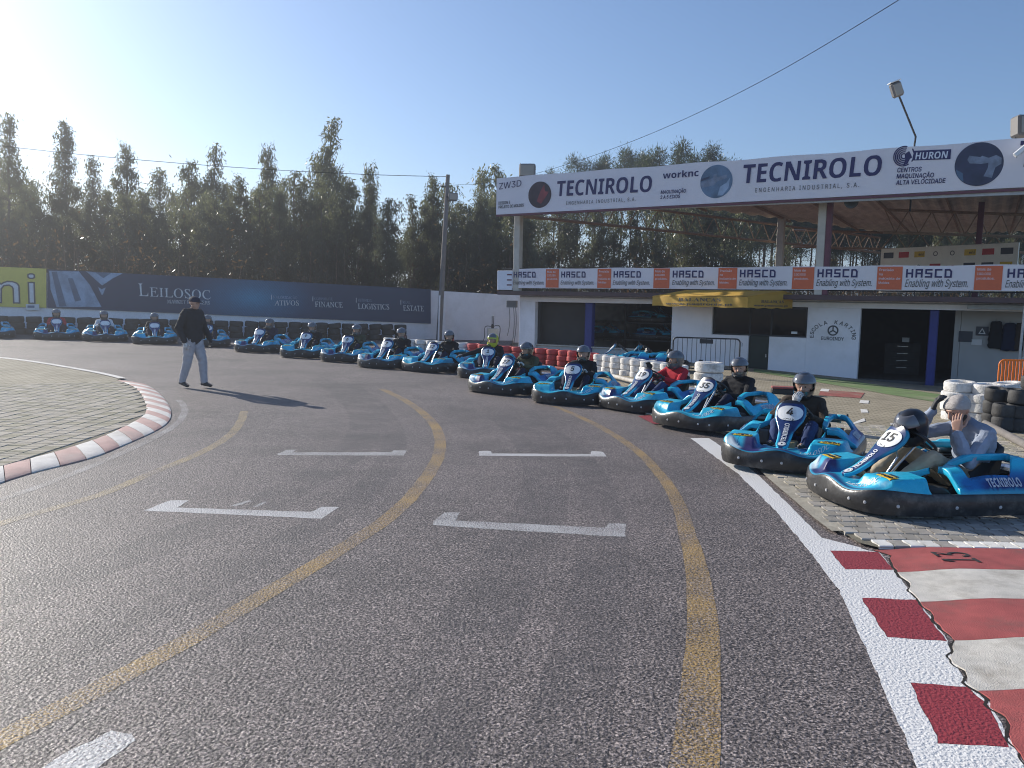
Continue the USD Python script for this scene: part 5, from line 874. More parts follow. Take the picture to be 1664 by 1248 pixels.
    if hood: obj('hood', mf(bone((g('neck') + [-.03, .05, .02], .06), (g('neck') + [-.03, -.05, .02], .06), (g('neck') + [.05, 0, .0], .05))), M_[0], t, smooth=60)
    if beard: obj('beard', mf(union([bone((P(.055, .014, -.088), .03), (P(.055, -.014, -.088), .03), (P(.01, .048, -.05), .027), (P(.01, -.048, -.05), .027), (P(.03, 0, -.075), .035)), ]), .012), M_HAIR, t, smooth=60)
    if net:
        cp = union([bone((P(.017, .022, .034), .082), (P(.017, -.022, .034), .082), (P(-.027, 0, .037), .089))]) ; ua, fa = P(0, 0, 1) - P(0, 0, 0), P(1, 0, 0) - P(0, 0, 0); cn_ = unit(ua - .45 * fa); cp = cp.trim_by_plane([float(x) for x in cn_], float(cn_ @ P(0, 0, .005))); obj('mesh_cap', mf(cp, .02, 1), M_NET, t, smooth=60)
    if cap:
        cr = union([bone((P(.017, .022, .045), .083), (P(.017, -.022, .045), .083), (P(-.025, 0, .048), .089))]) ; ua = P(0, 0, 1) - P(0, 0, 0); cr = cr.trim_by_plane([float(x) for x in ua], float(ua @ P(0, 0, .028))); c_ = obj('cap', mf(cr, .02, 1), cap, t, smooth=60)
        obj('brim', mf(bone((P(.07, .055, .042), .008), (P(.07, -.055, .042), .008), (P(.165, .035, .03), .006), (P(.165, -.035, .03), .006))), cap, c_, smooth=60)
    if helmet: make_helmet(t, P, helmet, visor_up)
    return t
def make_helmet(root, P0_, m, visor_up=False, name='helmet', k=1.17):
    P = lambda a, b, c: P0_(a * k, b * k, c * k)
    ax = (P(1, 0, 0) - P(0, 0, 0), P(0, 1, 0) - P(0, 0, 0), P(0, 0, 1) - P(0, 0, 0)); T = np.column_stack([*ax, P(0, 0, 0)])
    def ell(k): return Manifold.batch_hull([Manifold.sphere(.118 * k, 24).scale([1.08, .93, 1.0]).translate([-.005, 0, .035]), Manifold.sphere(.098 * k, 20).scale([1.2, .95, .7]).translate([.012, 0, -.075])])
    o = ell(1.0) - ell(.86) - Manifold.cube([.3, .3, .2], True).translate([0, 0, -.235]) - Manifold.batch_hull([Manifold.cube([.02, .17, .078], True).translate([.16, 0, .006]), Manifold.cube([.02, .21, .078], True).translate([.05, 0, .006]), Manifold.cube([.02, .2, .05], True).translate([.0, 0, .012])])
    h = obj(name, mf(o.refine_to_length(.03).transform(T[:3, :4].tolist())), m, root, smooth=50)
    zc_ = (.118 if visor_up else .092); vs = (Manifold.sphere(.124, 28).scale([1.09, .945, 1.0]).translate([-.003, 0, .035]) - Manifold.sphere(.119, 28).scale([1.08, .945, 1.0]).translate([-.003, 0, .035])) ^ Manifold.cube([.2, .4, .078], True).translate([.105, 0, zc_])
    obj('visor', mf(vs.transform(T[:3, :4].tolist())), M_VIS, h, smooth=50); obj('chin_strap', mf(Manifold.batch_hull([Manifold.sphere(.012, 8).translate([.115, .04, -.085]), Manifold.sphere(.012, 8).translate([.115, -.04, -.085]), Manifold.sphere(.01, 8).translate([.12, 0, -.06])]).transform(T[:3, :4].tolist())), M_BLK, h)
SEAT = dict(pel=(-.33, 0, .20), waist=(-.40, 0, .34), chest=(-.44, 0, .50), neck=(-.44, 0, .655), head=(-.42, 0, .755), shL=(-.44, .185, .60), shR=(-.44, -.185, .60), elL=(-.20, .27, .43), elR=(-.20, -.27, .43), wrL=(.015, .165, .50), wrR=(.015, -.165, .50), hipL=(-.30, .09, .17), hipR=(-.30, -.09, .17), knL=(.10, .19, .40), knR=(.10, -.19, .40), anL=(.44, .15, .15), anR=(.44, -.15, .15), toL=(.535, .16, .25), toR=(.535, -.16, .25))
def seated(**k): d = dict(SEAT); d.update(k); return d
WHEEL_H = dict(palms=((.5, -.4, -.2), (.5, .4, -.2)), hdirs=((.6, -.25, .55), (.6, .25, .55)), curls=(1.0, 1.0))

# kart row: (bottom pixel, turn from facing the camera, number, labels, driver)
def row(px, py, ang, back=.95):
    n = at(px, py); d = math.atan2(-n[1], -n[0]) - math.radians(ang); c = n[:2] - back * np.array([math.cos(d), math.sin(d)]); c = c + np.array([n[0] / n[1] * c[1] - c[0], 0]) ; d = math.atan2(-c[1], -c[0]) - math.radians(ang); return c[0], c[1], d
def sit(t_label, x, y, rz, **k):
    z = float(lay(x, y)) + (.03 if x > 2.6 and y < 13 else .002); return person(t_label, k.pop('J', SEAT), (x, y, z), rz, k.pop('M_'), group='drivers waiting in the karts', **k)
K15 = (3.74, 7.24, math.radians(-172)); kart('blue kart with race number 15, nearest the camera at the right edge', *K15, '15')
K4 = (3.20, 9.12, math.radians(-119)); kart('blue kart with race number 4, facing the camera beside the nearest kart', *K4, '4')
K35 = (3.02, 11.75, math.radians(-141)); kart('blue kart with race number 35, second behind the nearest kart', *K35, '35', plain=True)
K19 = (2.45, 13.7, math.radians(-143)); kart('blue kart with race number 19 and a driver in red', *K19, '19')
K5 = (1.17, 14.6, math.radians(-108)); kart('blue kart with race number 5 in front of the red tyre stacks', *K5, '5', plain=True)
K27 = (.10, 15.9, math.radians(-126)); kart('blue kart with race number 27 beside kart number 5', *K27, '27')
K1 = (-.52, 18.9, math.radians(-96)); kart('blue kart with race number 1 and a driver in a yellow helmet', *K1, '1')
FAR = [(715, 606, 32, '12', 'black jacket, hands on the wheel'), (640, 600, 28, '7', 'black jacket with a hand raised to the chin'), (572, 590, 18, '6', 'dark green jacket'), (503, 583, 14, '9', 'black jacket leaning forward'), (430, 574, 22, None, 'dark jacket turned to the left'), (338, 564.5, 0, '23', 'black jacket, half hidden by the walking man'), (252, 560, 0, None, 'black jacket in front of the dark banner'), (171, 555.5, -2, None, 'white jacket'), (93, 552.5, 0, None, 'red jacket, leftmost driver')]
ords = ['eighth', 'ninth', 'tenth', 'eleventh', 'twelfth', 'thirteenth', 'fourteenth', 'fifteenth', 'sixteenth']
FK = []
for (px, py, an, nb_, dl), o in zip(FAR, ords):
    x, y, d = row(px, py, an); FK.append((x, y, d)); kart(f'blue kart, {o} in the row counted from the nearest' + (f', race number {nb_}' if nb_ else ''), x, y, d, nb_, plain=len(FK) % 3 == 1)
x, y, d = row(-14, 550, 0); kart('blue kart cut off by the left edge of the view, last in the row', x, y, d)

# drivers
sit('person in grey sweatshirt and white mesh cap with both hands at the head', *K15, M_=(M_GREYC, M_BEIGE, M_SHOEB), hero=True, net=True, beard=True, seed=3, look_=(.90, .12, -.42),
    J=seated(pel=(-.38, 0, .19), waist=(-.42, 0, .34), chest=(-.40, 0, .50), neck=(-.33, .0, .655), head=(-.265, .0, .745), shL=(-.38, .19, .595), shR=(-.38, -.19, .595), elL=(-.17, .275, .37), elR=(-.05, -.235, .53), wrL=(-.135, .155, .60), wrR=(-.10, -.125, .75)), scale=1.07, gloves=(None, 'black'), palms=((-.75, -.6, -.1), (-.8, .5, -.2)), hdirs=((-.08, -.22, .95), (-.15, .25, .85)), curls=(.35, .6))
hm = thing('helmet', 'black helmet resting on the steering wheel of kart number 15', 'helmet', (K15[0], K15[1], .03), K15[2]); Rh = unit(np.array([.35, .1, .93])); fh = unit(np.cross(np.array([0, 1.0, 0]), Rh))
sh_ = np.cross(Rh, fh); make_helmet(hm, lambda a, b, c: np.array([.16, -.02, .655]) + fh * a + sh_ * b + Rh * c, M_HELB, name='shell')
sit('person in kart number 4 with a dark helmet, gloved hand held to the chin', *K4, M_=(M_BROWNC, M_JEAN, M_SHOE), helmet=M_HELM, hero=True, seed=5, J=seated(neck=(-.42, 0, .655), elR=(-.16, -.30, .42), wrR=(-.20, -.06, .60), elL=(-.24, .29, .38)), gloves=('black', 'white'), palms=((.5, -.4, -.2), (-.8, .3, .2)), hdirs=((.6, -.25, .55), (-.05, .35, .85)), curls=(1.0, .55), look_=(.95, -.05, -.05))
sit('person in kart number 35 in black, looking over the side with an open visor', *K35, M_=(M_BLACKC, M_NAVYC, M_SHOEB), helmet=M_HELM, hero=True, seed=6, J=seated(elR=(-.2, -.29, .42), wrR=(-.02, -.06, .43), wrL=(.02, .06, .44), elL=(-.18, .29, .40)), gloves=('black', 'white'), look_=(.85, .45, 0), **{k: v for k, v in WHEEL_H.items()})
sit('person in a red sweatshirt in kart number 19 with one hand raised', *K19, M_=(M_REDC, M_JEAN, M_SHOE), helmet=M_HELS, seed=7, J=seated(elR=(-.15, -.27, .46), wrR=(-.03, -.22, .62)), look_=(.9, -.4, 0), palms=((.5, -.4, -.2), (.6, .2, .4)), hdirs=((.6, -.25, .55), (.3, 0, .9)), curls=(1, .5))
sit('person in black in kart number 5 with both hands on the wheel, grey helmet', *K5, M_=(M_BLACKC, M_NAVYC, M_SHOE), helmet=M_HELM, seed=8, gloves=('white', 'white'), **WHEEL_H)
sit('person in olive in kart number 27 with a raised visor, leaning forward', *K27, M_=(M_OLIVE, M_NAVYC, M_SHOEB), helmet=M_HELM, visor_up=True, seed=9, look_=(.9, -.25, -.1), J=seated(neck=(-.36, 0, .64), head=(-.31, 0, .735), chest=(-.38, 0, .49), shL=(-.36, .18, .59), shR=(-.36, -.18, .59)), gloves=('white', 'white'), **WHEEL_H)
sit('person in black with a yellow helmet in kart number 1, arm stretched out', *K1, M_=(M_BLACKC, M_NAVYC, M_SHOE), helmet=M_HELY, visor_up=True, seed=10, look_=(.8, -.5, 0), J=seated(elR=(-.30, -.44, .50), wrR=(-.12, -.66, .44)), palms=((.5, -.4, -.2), (0, 0, -1)), hdirs=((.6, -.25, .55), (.5, -.8, -.1)), curls=(1, .3), hood=True)
FD = [(M_BLACKC, M_HELM, .3, {}), (M_BLACKC, M_HELS, .3, dict(elR=(-.18, -.27, .44), wrR=(-.18, -.07, .6))), (M_OLIVE, M_HELS, -.2, {}), (M_BLACKC, M_HELS, 0, dict(neck=(-.38, 0, .645), head=(-.35, 0, .74))), (M_DKBLUE, M_HELS, -.5, {}), (M_BLACKC, M_HELM, 0, {}), (M_BLACKC, M_HELM, 0, {}), (M_WHITEC, M_HELM, .1, {}), (M_REDC, M_HELM, 0, {})]
for (x, y, d), (m, h, lk, Jx), (_, _, _, nb_, dl), o in zip(FK, FD, FAR, ords):
    sit(f'helmeted person in the {o} kart, {dl}', x, y, d, M_=(m, M_NAVYC, M_SHOE), helmet=h, seed=11 + len(o), look_=(1, lk, -.05), J=seated(**Jx), **WHEEL_H)

# the man walking across the track
MW = dict(pel=(0, 0, .96), waist=(-.01, 0, 1.12), chest=(.0, 0, 1.30), neck=(.02, 0, 1.475), head=(.045, 0, 1.575), shL=(.0, .19, 1.42), shR=(.0, -.19, 1.42), elL=(.03, .30, 1.13), elR=(-.06, -.32, 1.14), wrL=(.18, .27, .92), wrR=(.06, -.30, .89), hipL=(.0, .09, .92), hipR=(.0, -.09, .92), knL=(.13, .10, .51), knR=(-.05, -.10, .51), anL=(.16, .10, .085), anR=(-.19, -.10, .10), toL=(.30, .11, .045), toR=(-.05, -.12, .045))
pm_ = at(315, 630)
person('person walking over the track in dark jacket, cap and pale trousers', MW, (pm_[0], pm_[1], pm_[2] + .012), math.radians(-18), (fabric('charcoal_jacket', (.032, .031, .034)), M_LGREY, M_SHOE), hero=True, cap=M_NAVYC, gloves=('black', 'white'), palms=((-.2, -1, 0), (-.2, 1, 0)), hdirs=((.15, 0, -1), (.2, 0, -1)), curls=(.4, .5), scale=.96, bulk=1.28, seed=21, look_=(1, -.05, -.05))

# ------------------------------------------------------------------ tyres
def tyre_model(name, R, h, m, n=18):
    p = [(R * .58, -h * .36), (R * .66, -h * .48), (R * .86, -h * .5), (R * .97, -h * .40), (R, -h * .22), (R * .985, -.01 * h), (R, h * .22), (R * .97, h * .40), (R * .86, h * .5), (R * .66, h * .48), (R * .58, h * .36), (R * .62, 0), (R * .58, -h * .36)]
    g = usdkit.mesh(stage, '/World/' + name, lathe(p, n), m, smooth=38); g.GetPrim().SetSpecifier(Sdf.SpecifierClass); return '/World/' + name
TW, TR, TB_ = tyre_model('white_tyre_model', .195, .142, M_TWHT), tyre_model('red_tyre_model', .195, .142, M_TRED), tyre_model('black_tyre_model', .25, .205, M_TYRE); TWB = tyre_model('big_white_tyre_model', .285, .20, M_TWHT, 28); TWM = tyre_model('flat_white_tyre_model', .24, .16, M_TWHT, 24); TK = tyre_model('kart_tyre_model', .155, .19, M_TYRE, 24)
HW = ['bottom', 'middle', 'topmost', 'fourth']
def tyre(ref, x, y, z, label, group=None, tx=0.0, ty=0.0):
    p = stage.DefinePrim(numbered('/World', 'tyre'), 'Mesh'); p.GetReferences().AddInternalReference(ref); g = UsdGeom.Xformable(p); g.AddTranslateOp().Set(Gf.Vec3d(x, y, z)); g.AddRotateXYZOp().Set(Gf.Vec3f(math.degrees(tx), math.degrees(ty), float(rng.uniform(0, 360)))); tag(p, label, 'tyre', group)
ORD = 'first second third fourth fifth sixth seventh eighth ninth tenth eleventh twelfth thirteenth fourteenth fifteenth sixteenth seventeenth eighteenth nineteenth twentieth twenty-first twenty-second twenty-third twenty-fourth twenty-fifth twenty-sixth twenty-seventh twenty-eighth twenty-ninth thirtieth thirty-first thirty-second thirty-third thirty-fourth thirty-fifth thirty-sixth thirty-seventh thirty-eighth thirty-ninth fortieth'.split()
bl = smooth_line([at(*p)[:2] for p in ((632, 572), (700, 577), (770, 583), (840, 589), (888, 593), (935, 598), (973, 604), (1056, 618), (1108, 627))], 500); L = np.r_[0, np.cumsum(np.linalg.norm(np.diff(bl, axis=0), axis=1))]; ns = int(L[-1] / .405)
cnt = {}
for k in range(ns + 1):
    s_ = k * .405; x, y = np.interp(s_, L, bl[:, 0]), np.interp(s_, L, bl[:, 1]); px = 832 + F_PX * x / y; col = 'red' if 752 < px < 968 else 'white'; side_ = 'left' if px < 800 else 'right'; key = (col, side_ if col == 'white' else ''); cnt[key] = cnt.get(key, 0) + 1
    for j in range(3):
        tyre(TR if col == 'red' else TW, x + rng.normal(0, .012), y + rng.normal(0, .012), float(lay(x, y)) + .02 + .071 + j * .142, f'{HW[j]} tyre of the {ORD[cnt[key] - 1]} ' + ('red painted stack' if col == 'red' else f'small white stack {side_} of the red ones'), 'painted tyres along the pit lane', rng.normal(0, .02), rng.normal(0, .02))
p = at(1151, 641)
for j in range(3): tyre(TWB, p[0] + rng.normal(0, .01), p[1], .02 + .1 + j * .2, f'{HW[j]} large white tyre of the thick stack ending the white barrier', None, rng.normal(0, .015))
p2 = at(1103, 634)
k = 0
for u in np.arange(FWALL.uz(-40, 500)[0], FWALL.uz(646, 500)[0], .52):
    k += 1; q_ = FWALL.P(u, -1.15, 0)
    for j in range(3): x, y = q_[0] + rng.normal(0, .03), q_[1] + rng.normal(0, .03); tyre(TB_, x, y, float(lay(x, y)) + .11 + j * .205, f'{HW[j]} black tyre of the {ORD[min(k, 40) - 1]} stack below the wall banners', 'black tyres along the boundary wall', rng.normal(0, .04), rng.normal(0, .04))
# the heap of white and black tyres at the right edge
for i, (px, Y, n, ref, hh) in enumerate(((1562, 13.0, 4, TWM, .155), (1604, 12.75, 4, TWM, .152), (1640, 13.3, 4, TWM, .15))):
    x = (px - 832) / F_PX * Y
    for j in range(n): tyre(ref, x + rng.normal(0, .02), Y, float(lay(x, Y)) + .02 + hh / 2 + j * hh, f'{ORD[j]} white tyre from the ground in the {ORD[i]} stack behind the nearest driver', None, rng.normal(0, .04) + (.06 if j == n - 1 else 0), rng.normal(0, .05))
for i, (px, Y, n) in enumerate(((1622, 12.2, 3), (1650, 12.05, 3), (1682, 12.1, 4), (1638, 11.75, 2), (1666, 11.7, 3))):
    x = (px - 832) / F_PX * Y
    for j in range(n): tyre(TK, x + rng.normal(0, .02), Y + rng.normal(0, .02), .02 + .097 + j * .192, f'{HW[j]} worn kart tyre of the {ORD[i]} black stack at the right edge', None, rng.normal(0, .05), rng.normal(0, .05))
M_LOG = paint('grey_wooden_edging', (.16, .145, .135), .9, vary=.2, scale=6, bump=.5, bscale=50)
a, b_ = at(1600, 698), at(1730, 768); lg = thing('edging_log', 'grey round edging beam lying in front of the black tyre heap', 'beam'); obj('beam', tube([(a[0], a[1], .07), ((a[0] + b_[0]) / 2, (a[1] + b_[1]) / 2, .073), (b_[0], b_[1], .07)], [.05, .052, .05], 12), M_LOG, lg, smooth=50)
def rail(label, pts, m):
    t = thing('low_rail', label, 'rail'); P_ = np.array([[*at(*p)[:2], 0] for p in pts]); P_[:, 2] = lay(P_[:, 0], P_[:, 1]) + .12; obj('beam', tube(P_, .045, 8), m, t, smooth=50)
    for q_ in P_[[0, -1]]: obj('foot', boxm(q_[0] - .06, q_[0] + .06, q_[1] - .06, q_[1] + .06, q_[2] - .14, q_[2] - .04, .01), m, t)
rail('long red painted rail in front of the red tyre stacks', [(874, 602), (925, 609), (966, 612)], M_KRED); rail('white painted rail in front of the white tyre stacks', [(971, 613), (1030, 629), (1062, 640)], M_KWHT)
a = at(1285, 643); rb = thing('low_kerb_block', 'low black and red barrier block on the paving behind kart number 4', 'barrier', (a[0], a[1], float(lay(a[0], a[1])) + .02), math.radians(-12)); obj('base', boxm(-.38, .38, -.12, .12, 0, .12, .02), M_RUBBER, rb); obj('top', boxm(-.385, .385, -.115, .125, .121, .16, .015), M_KRED, rb)

# ------------------------------------------------------------------ karts parked without a driver
for l, px, py, rz in (('empty blue kart parked behind the white tyres, left of the red driver', 1022, 602, 2.9), ('second empty blue kart parked behind the white tyres', 1062, 604, 2.6)):
    p = at(px, py); kart(l, p[0], p[1] + .6, rz, None, 'empty parked karts')
for l, u, y, z in (('dark kart on the lower shelf at the left of the garage rack', -9.0, 2.8, .47), ('dark kart on the lower shelf at the right of the garage rack', -7.0, 2.8, .47), ('dark kart on the upper shelf of the garage rack', -7.2, 2.8, 1.07)):
    q_ = PIT.P(u, y, z); thing('kart', l, 'kart', q_, PIT.rot + .05, None, '/World/kart_model', scale=(.85, .85, .85))

# ------------------------------------------------------------------ barriers, poles, lamps, wires
def crowd_barrier(label, x, y, w, h, rz, m, nb_, plate=True, foot=True):
    t = thing('crowd_barrier', label, 'barrier', (x, y, float(lay(x, y)) + .02), rz); r_ = .10; arc_ = lambda cx, cz, a0, a1: [(cx + r_ * math.cos(a), 0, cz + r_ * math.sin(a)) for a in np.linspace(a0, a1, 5)]
    pts = [(-w / 2, 0, .02)] + arc_(-w / 2 + r_, h - r_, math.pi, math.pi / 2) + arc_(w / 2 - r_, h - r_, math.pi / 2, 0) + [(w / 2, 0, .02)]; obj('frame', tube(pts, .019, 8), m, t, smooth=50); obj('bottom_rail', tube([(-w / 2, 0, .14), (w / 2, 0, .14)], .016, 8), m, t, smooth=50)
    for k in range(nb_): xx = -w / 2 + w * (k + 1) / (nb_ + 1); obj('bar', tube([(xx, 0, .14), (xx, 0, h)], .008 if m is not M_ORB else .022, 6), m, t)
    if plate: obj('plate', boxm(-w * .1, w * .1, -.012, .012, h - .14, h - .025, .003), m, t); obj('tag_plate', boxm(-w * .10, -w * .04, -.011, .011, .30, .37, .002), m, t)
    if foot:
        for s in (-1, 1): obj('foot', tube([(s * w * .42, -.25, .02), (s * w * .42, .25, .02)], .015, 6), m, t)
    obj('hook', tube([(w / 2 + .018, 0, h * .9), (w / 2 + .05, 0, h * .9), (w / 2 + .05, 0, h * .8)], .007, 6), m, t)
M_ORB = plastic('orange_plastic', (.75, .17, .012), .45)
a, b_ = at(1092, 606), at(1200, 613); crowd_barrier('black metal crowd barrier standing in front of the white office wall', (a[0] + b_[0]) / 2, (a[1] + b_[1]) / 2, math.hypot(b_[0] - a[0], b_[1] - a[1]) * 1.0, .93, math.atan2(b_[1] - a[1], b_[0] - a[0]), M_DARK, 13)
p = deep(1655, 640, 16.0); crowd_barrier('orange plastic barrier behind the white tyres at the right edge', p[0], 16.0, .78, .90, -.15, M_ORB, 11, False)
pg = at(1655, 655); po = thing('steel_post', 'slim pale steel post at the corner of the right garage bay', 'post', PIT.P(PIT.uz(1657, 560, -.6)[0], -.6, -.36), 0); obj('pole', tube([(0, 0, 0), (.05, 0, 2.26)], .035, 10), M_GALV, po, smooth=50); obj('side_rail', tube([(.13, .05, .05), (.17, .05, 2.26)], .022, 8), M_GALV, po, smooth=50); obj('bracket', boxm(-.02, .18, -.01, .03, .28, .32, .005), M_GALV, po)
M_POLE = paint('weathered_grey_pole', (.17, .15, .14), .9, vary=.2, scale=4)
b_ = deep(713, 560, 33.6); tp = deep(728, 284, 33.6); up_ = thing('utility_pole', 'weathered utility pole leaning slightly in front of the boundary wall', 'pole', (b_[0], b_[1], float(lay(b_[0], b_[1])) - .05)); dv = tp - np.array([b_[0], b_[1], float(lay(b_[0], b_[1])) - .05])
obj('pole', tube([(0, 0, 0), dv * .5, dv], [.12, .10, .08], 12), M_POLE, up_, smooth=50); obj('conduit', tube([(.0, -.17, .05), (.03, -.16, 1.9)], .035, 8), M_WALLW, up_); ia = obj('cross_iron', tube([dv * .93 + [-.28, 0, 0], dv * .93 + [.2, 0, 0]], .02, 6), M_DARK, up_)
for k in (-.26, -.1): obj('insulator', moved(lathe([(0, 0), (.03, 0), (.045, .04), (.02, .09), (0, .09)], 10), *(dv * .93 + [k, 0, .02])), M_WPL, ia)
lp = thing('pole_floodlight', 'grey box floodlight clamped near the top of the utility pole', 'floodlight', (b_[0] + dv[0] * .86 + .25, b_[1] - .1, b_[2] * 0 + dv[2] * .865), .2); M_BOXG = paint('grey_lamp_housing', (.13, .12, .115), .6, vary=.1); M_LENS = plastic('dusty_lamp_glass', (.30, .26, .21), .25)
obj('housing', boxm(-.17, .19, -.16, .16, -.14, .16, .03), M_BOXG, lp); obj('bracket', boxm(-.27, -.172, -.03, .03, -.03, .03, .004), M_DARK, lp); obj('glass', boxm(-.14, .16, -.172, -.162, -.11, .13, .004), M_LENS, lp)
def wire(label, pts, r_=.012): t = thing('overhead_wire', label, 'wire'); obj('cable', tube(smooth_line(np.array(pts), 40), r_, 5), M_WIRE, t)
wire('thin overhead wire from the pole to the left over the trees', [deep(725, 287, 33.6), deep(480, 278, 34.5), deep(240, 261, 35.2), deep(20, 239, 36), deep(-160, 214, 36.5)])
wire('overhead wire from the pole rising across the sky to the upper right', [deep(730, 301, 33.6), deep(800, 296, 32), deep(885, 278, 29), deep(1000, 240, 25), deep(1150, 176, 20), deep(1300, 97, 16), deep(1462, -1, 13), deep(1560, -62, 11.5)], .0065)
def flood(label, u, z, y, s=1.0, rz=0.0, tilt=.25):
    t = thing('roof_floodlight', label, 'floodlight', PIT.P(u, y, z), PIT.rot + rz); b = boxm(-.27 * s, .27 * s, -.14 * s, .16 * s, -.22 * s, .22 * s, .04); m = moved(b, rx=tilt); obj('housing', m, M_BOXG, t); obj('glass', moved(boxm(-.22 * s, .22 * s, -.155 * s, -.142 * s, -.17 * s, .17 * s, .004), rx=tilt), M_LENS, t)
    obj('yoke', cat(tube([(-.22 * s, .02, -.2 * s), (-.22 * s, .02, -.36 * s)], .016, 6), tube([(.22 * s, .02, -.2 * s), (.22 * s, .02, -.36 * s)], .016, 6)), M_DARK, t)
a = PIT.uz(857, 278, -.9); flood('boxy floodlight on the left end of the roof banner', a[0], a[1], -.9, 1.0, .45, -.1)
a = PIT.uz(1668, 206, -.9); flood('boxy floodlight on the roof banner at the right edge', a[0], a[1], -.9, 1.15, .6, -.1)
a = PIT.uz(1656, 242, -1.45); t = thing('security_lamp', 'white bulkhead lamp on an arm before the roof banner at the right edge', 'lamp', PIT.P(a[0] + .12, -1.5, a[1] + .02), PIT.rot); obj('housing', moved(boxm(-.28, .24, -.09, .09, -.06, .06, .02), ry=-.75), M_WPL, t); obj('arm', tube([(.1, .05, .08), (.2, .20, .2)], .014, 6), M_GALV, t)
pb, pm2, ptp = deep(1486, 236, 24.5), deep(1488, 222, 24.5), deep(1461, 156, 24.0); sl = thing('roof_lamp', 'bent pole lamp rising behind the roof banner', 'street lamp'); obj('pole', tube([pb - [0, 0, 1.9], pb, pm2, pm2 * .5 + ptp * .5, ptp], .028, 8), M_DARK, sl, smooth=50); hd = trimesh.creation.box([.30, .22, .42]); hd = moved(boxm(-.15, .15, -.11, .11, -.2, .22, .05), *(ptp + unit(ptp - pm2) * .2), ry=-.38); obj('lamp_head', hd, M_BOXG, sl); obj('glass', moved(boxm(-.11, .11, -.125, -.112, -.16, .15, .004), *(ptp + unit(ptp - pm2) * .2), ry=-.38), M_LENS, sl); obj('cap', moved(boxm(-.155, .155, -.115, .115, .222, .25, .006), *(ptp + unit(ptp - pm2) * .2), ry=-.38), M_WPL, sl)
a = PIT.uz(1380, 329, -.7); hs = thing('horn_speaker', 'round dark horn loudspeaker hung under the terrace roof edge', 'loudspeaker', PIT.P(a[0], -.7, a[1]), PIT.rot + .35); h_ = lathe([(.0, 0), (.03, 0), (.05, .1), (.10, .18), (.19, .24), (.185, .25), (.09, .19), (.03, .11), (0, .10)], 28, 'y'); h_.vertices[:, 1] *= 1; obj('horn', h_ if h_.vertices[:, 1].min() < -.1 else moved(h_, rz=math.pi), plastic('dull_grey_horn', (.10, .105, .10), .6), hs, smooth=40); obj('driver', moved(lathe([(0, 0), (.05, 0), (.05, .09), (0, .09)], 16, 'y'), 0, .08, 0), M_DARK, hs); obj('hanger', tube([(0, 0, .04), (0, 0, .5)], .012, 6), M_DARK, hs)
# sponsor wall on the terrace
sp = deep(1432, 405, 30.0); SPW = Wall(sp, (.53, -.85)); M_SPON = paint('cream_sponsor_board', (.78, .75, .66), .7, vary=.04); sw_ = thing('sponsor_wall', 'cream sponsor board with rows of small coloured signs standing on the terrace', 'sign board', SPW.o, SPW.rot); obj('board', boxm(0, 4.75, .0, .05, 2.3, 3.87, .005), M_SPON, sw_)
for u in (.1, 2.3, 4.6): obj('leg', boxm(u, u + .06, .055, .11, 2.07, 3.8), M_DARK, sw_)
M_SRED = paint('red_sign', (.45, .03, .035), .5); M_SDK = paint('dark_sign', (.04, .045, .06), .5); M_SYEL = paint('yellow_sign', (.60, .40, .03), .5)
for r_i, row_ in enumerate((('dark', 'red', 'yel', 'wheel', 'ring', 'yel', 'red', 'dark'), ('yel', 'txt', 'ring', 'red', 'txt', 'dark', 'dark', 'yel'), ('dark', 'txt', 'txt', 'dark', 'txt', 'txt', 'dark', 'red'))):
    for c_i, kd in enumerate(row_):
        u, z = .12 + c_i * .585, 3.52 - r_i * .44
        if kd in ('dark', 'red', 'yel'):
            k = obj('sign', upright(sbox(u, z, u + .38, z + .2), 0, .004), {'dark': M_SDK, 'red': M_SRED, 'yel': M_SYEL}[kd], sw_)
            if kd == 'yel': obj('lettering', upright(affinity.translate(lettering('eni', 'bold', .18, .09), u + .16, z + .05), -.004, .003), M_BLK, k)
        elif kd == 'txt': obj('lettering', upright(affinity.translate(lettering('top-Flex', 'bold', .36, .085), u, z + .05), 0, .003), M_SRED, sw_)
        else: obj('emblem', upright(Point(u + .18, z + .1).buffer(.08).difference(Point(u + .18, z + .1).buffer(.055)), 0, .003), M_SDK, sw_)
# pump by the wall, pipes, junction box
p = deep(800, 555, 32.5); fp = thing('fuel_pump', 'small pale hand pump cabinet standing against the boundary wall', 'pump', (p[0], p[1], float(lay(p[0], p[1]))), .1); obj('cabinet', boxm(-.20, .22, -.2, .2, 0, .62, .02), paint('cream_cabinet', (.52, .49, .43), .6, dirt=((.25, .22, .18), .5)), fp); obj('pump', cat(moved(lathe([(0, 0), (.055, 0), (.055, .14), (.03, .18), (0, .18)], 12), 0, 0, .621), tube([(-.02, 0, .8), (-.02, 0, 1.12)], .018, 6), tube([(.04, 0, .8), (.04, 0, 1.1)], .018, 6)), M_DARK, fp); obj('hose', tube(smooth_line([(.05, 0, .7), (.26, -.05, .72), (.28, -.1, .4), (.27, -.1, .05)], 16), .016, 6), M_DARK, fp); obj('hose', tube(smooth_line([(-.05, 0, .68), (-.30, -.05, .66), (-.32, -.08, .3), (-.5, -.1, .05)], 16), .014, 6), M_DARK, fp); obj('sight_glass', moved(lathe([(0, 0), (.05, 0), (.05, .05), (0, .05)], 12), .01, 0, 1.10), M_WPL, fp)
a = PIT.uz(826, 490, -.2)
jb = thing('junction_box', 'cable box with dangling cables at the left corner of the pit building', 'cable box', PIT.P(-11.3, -.05, 1.62), PIT.rot); obj('box', boxm(-.2, .2, -.09, .02, -.12, .12, .01), M_BOXG, jb)
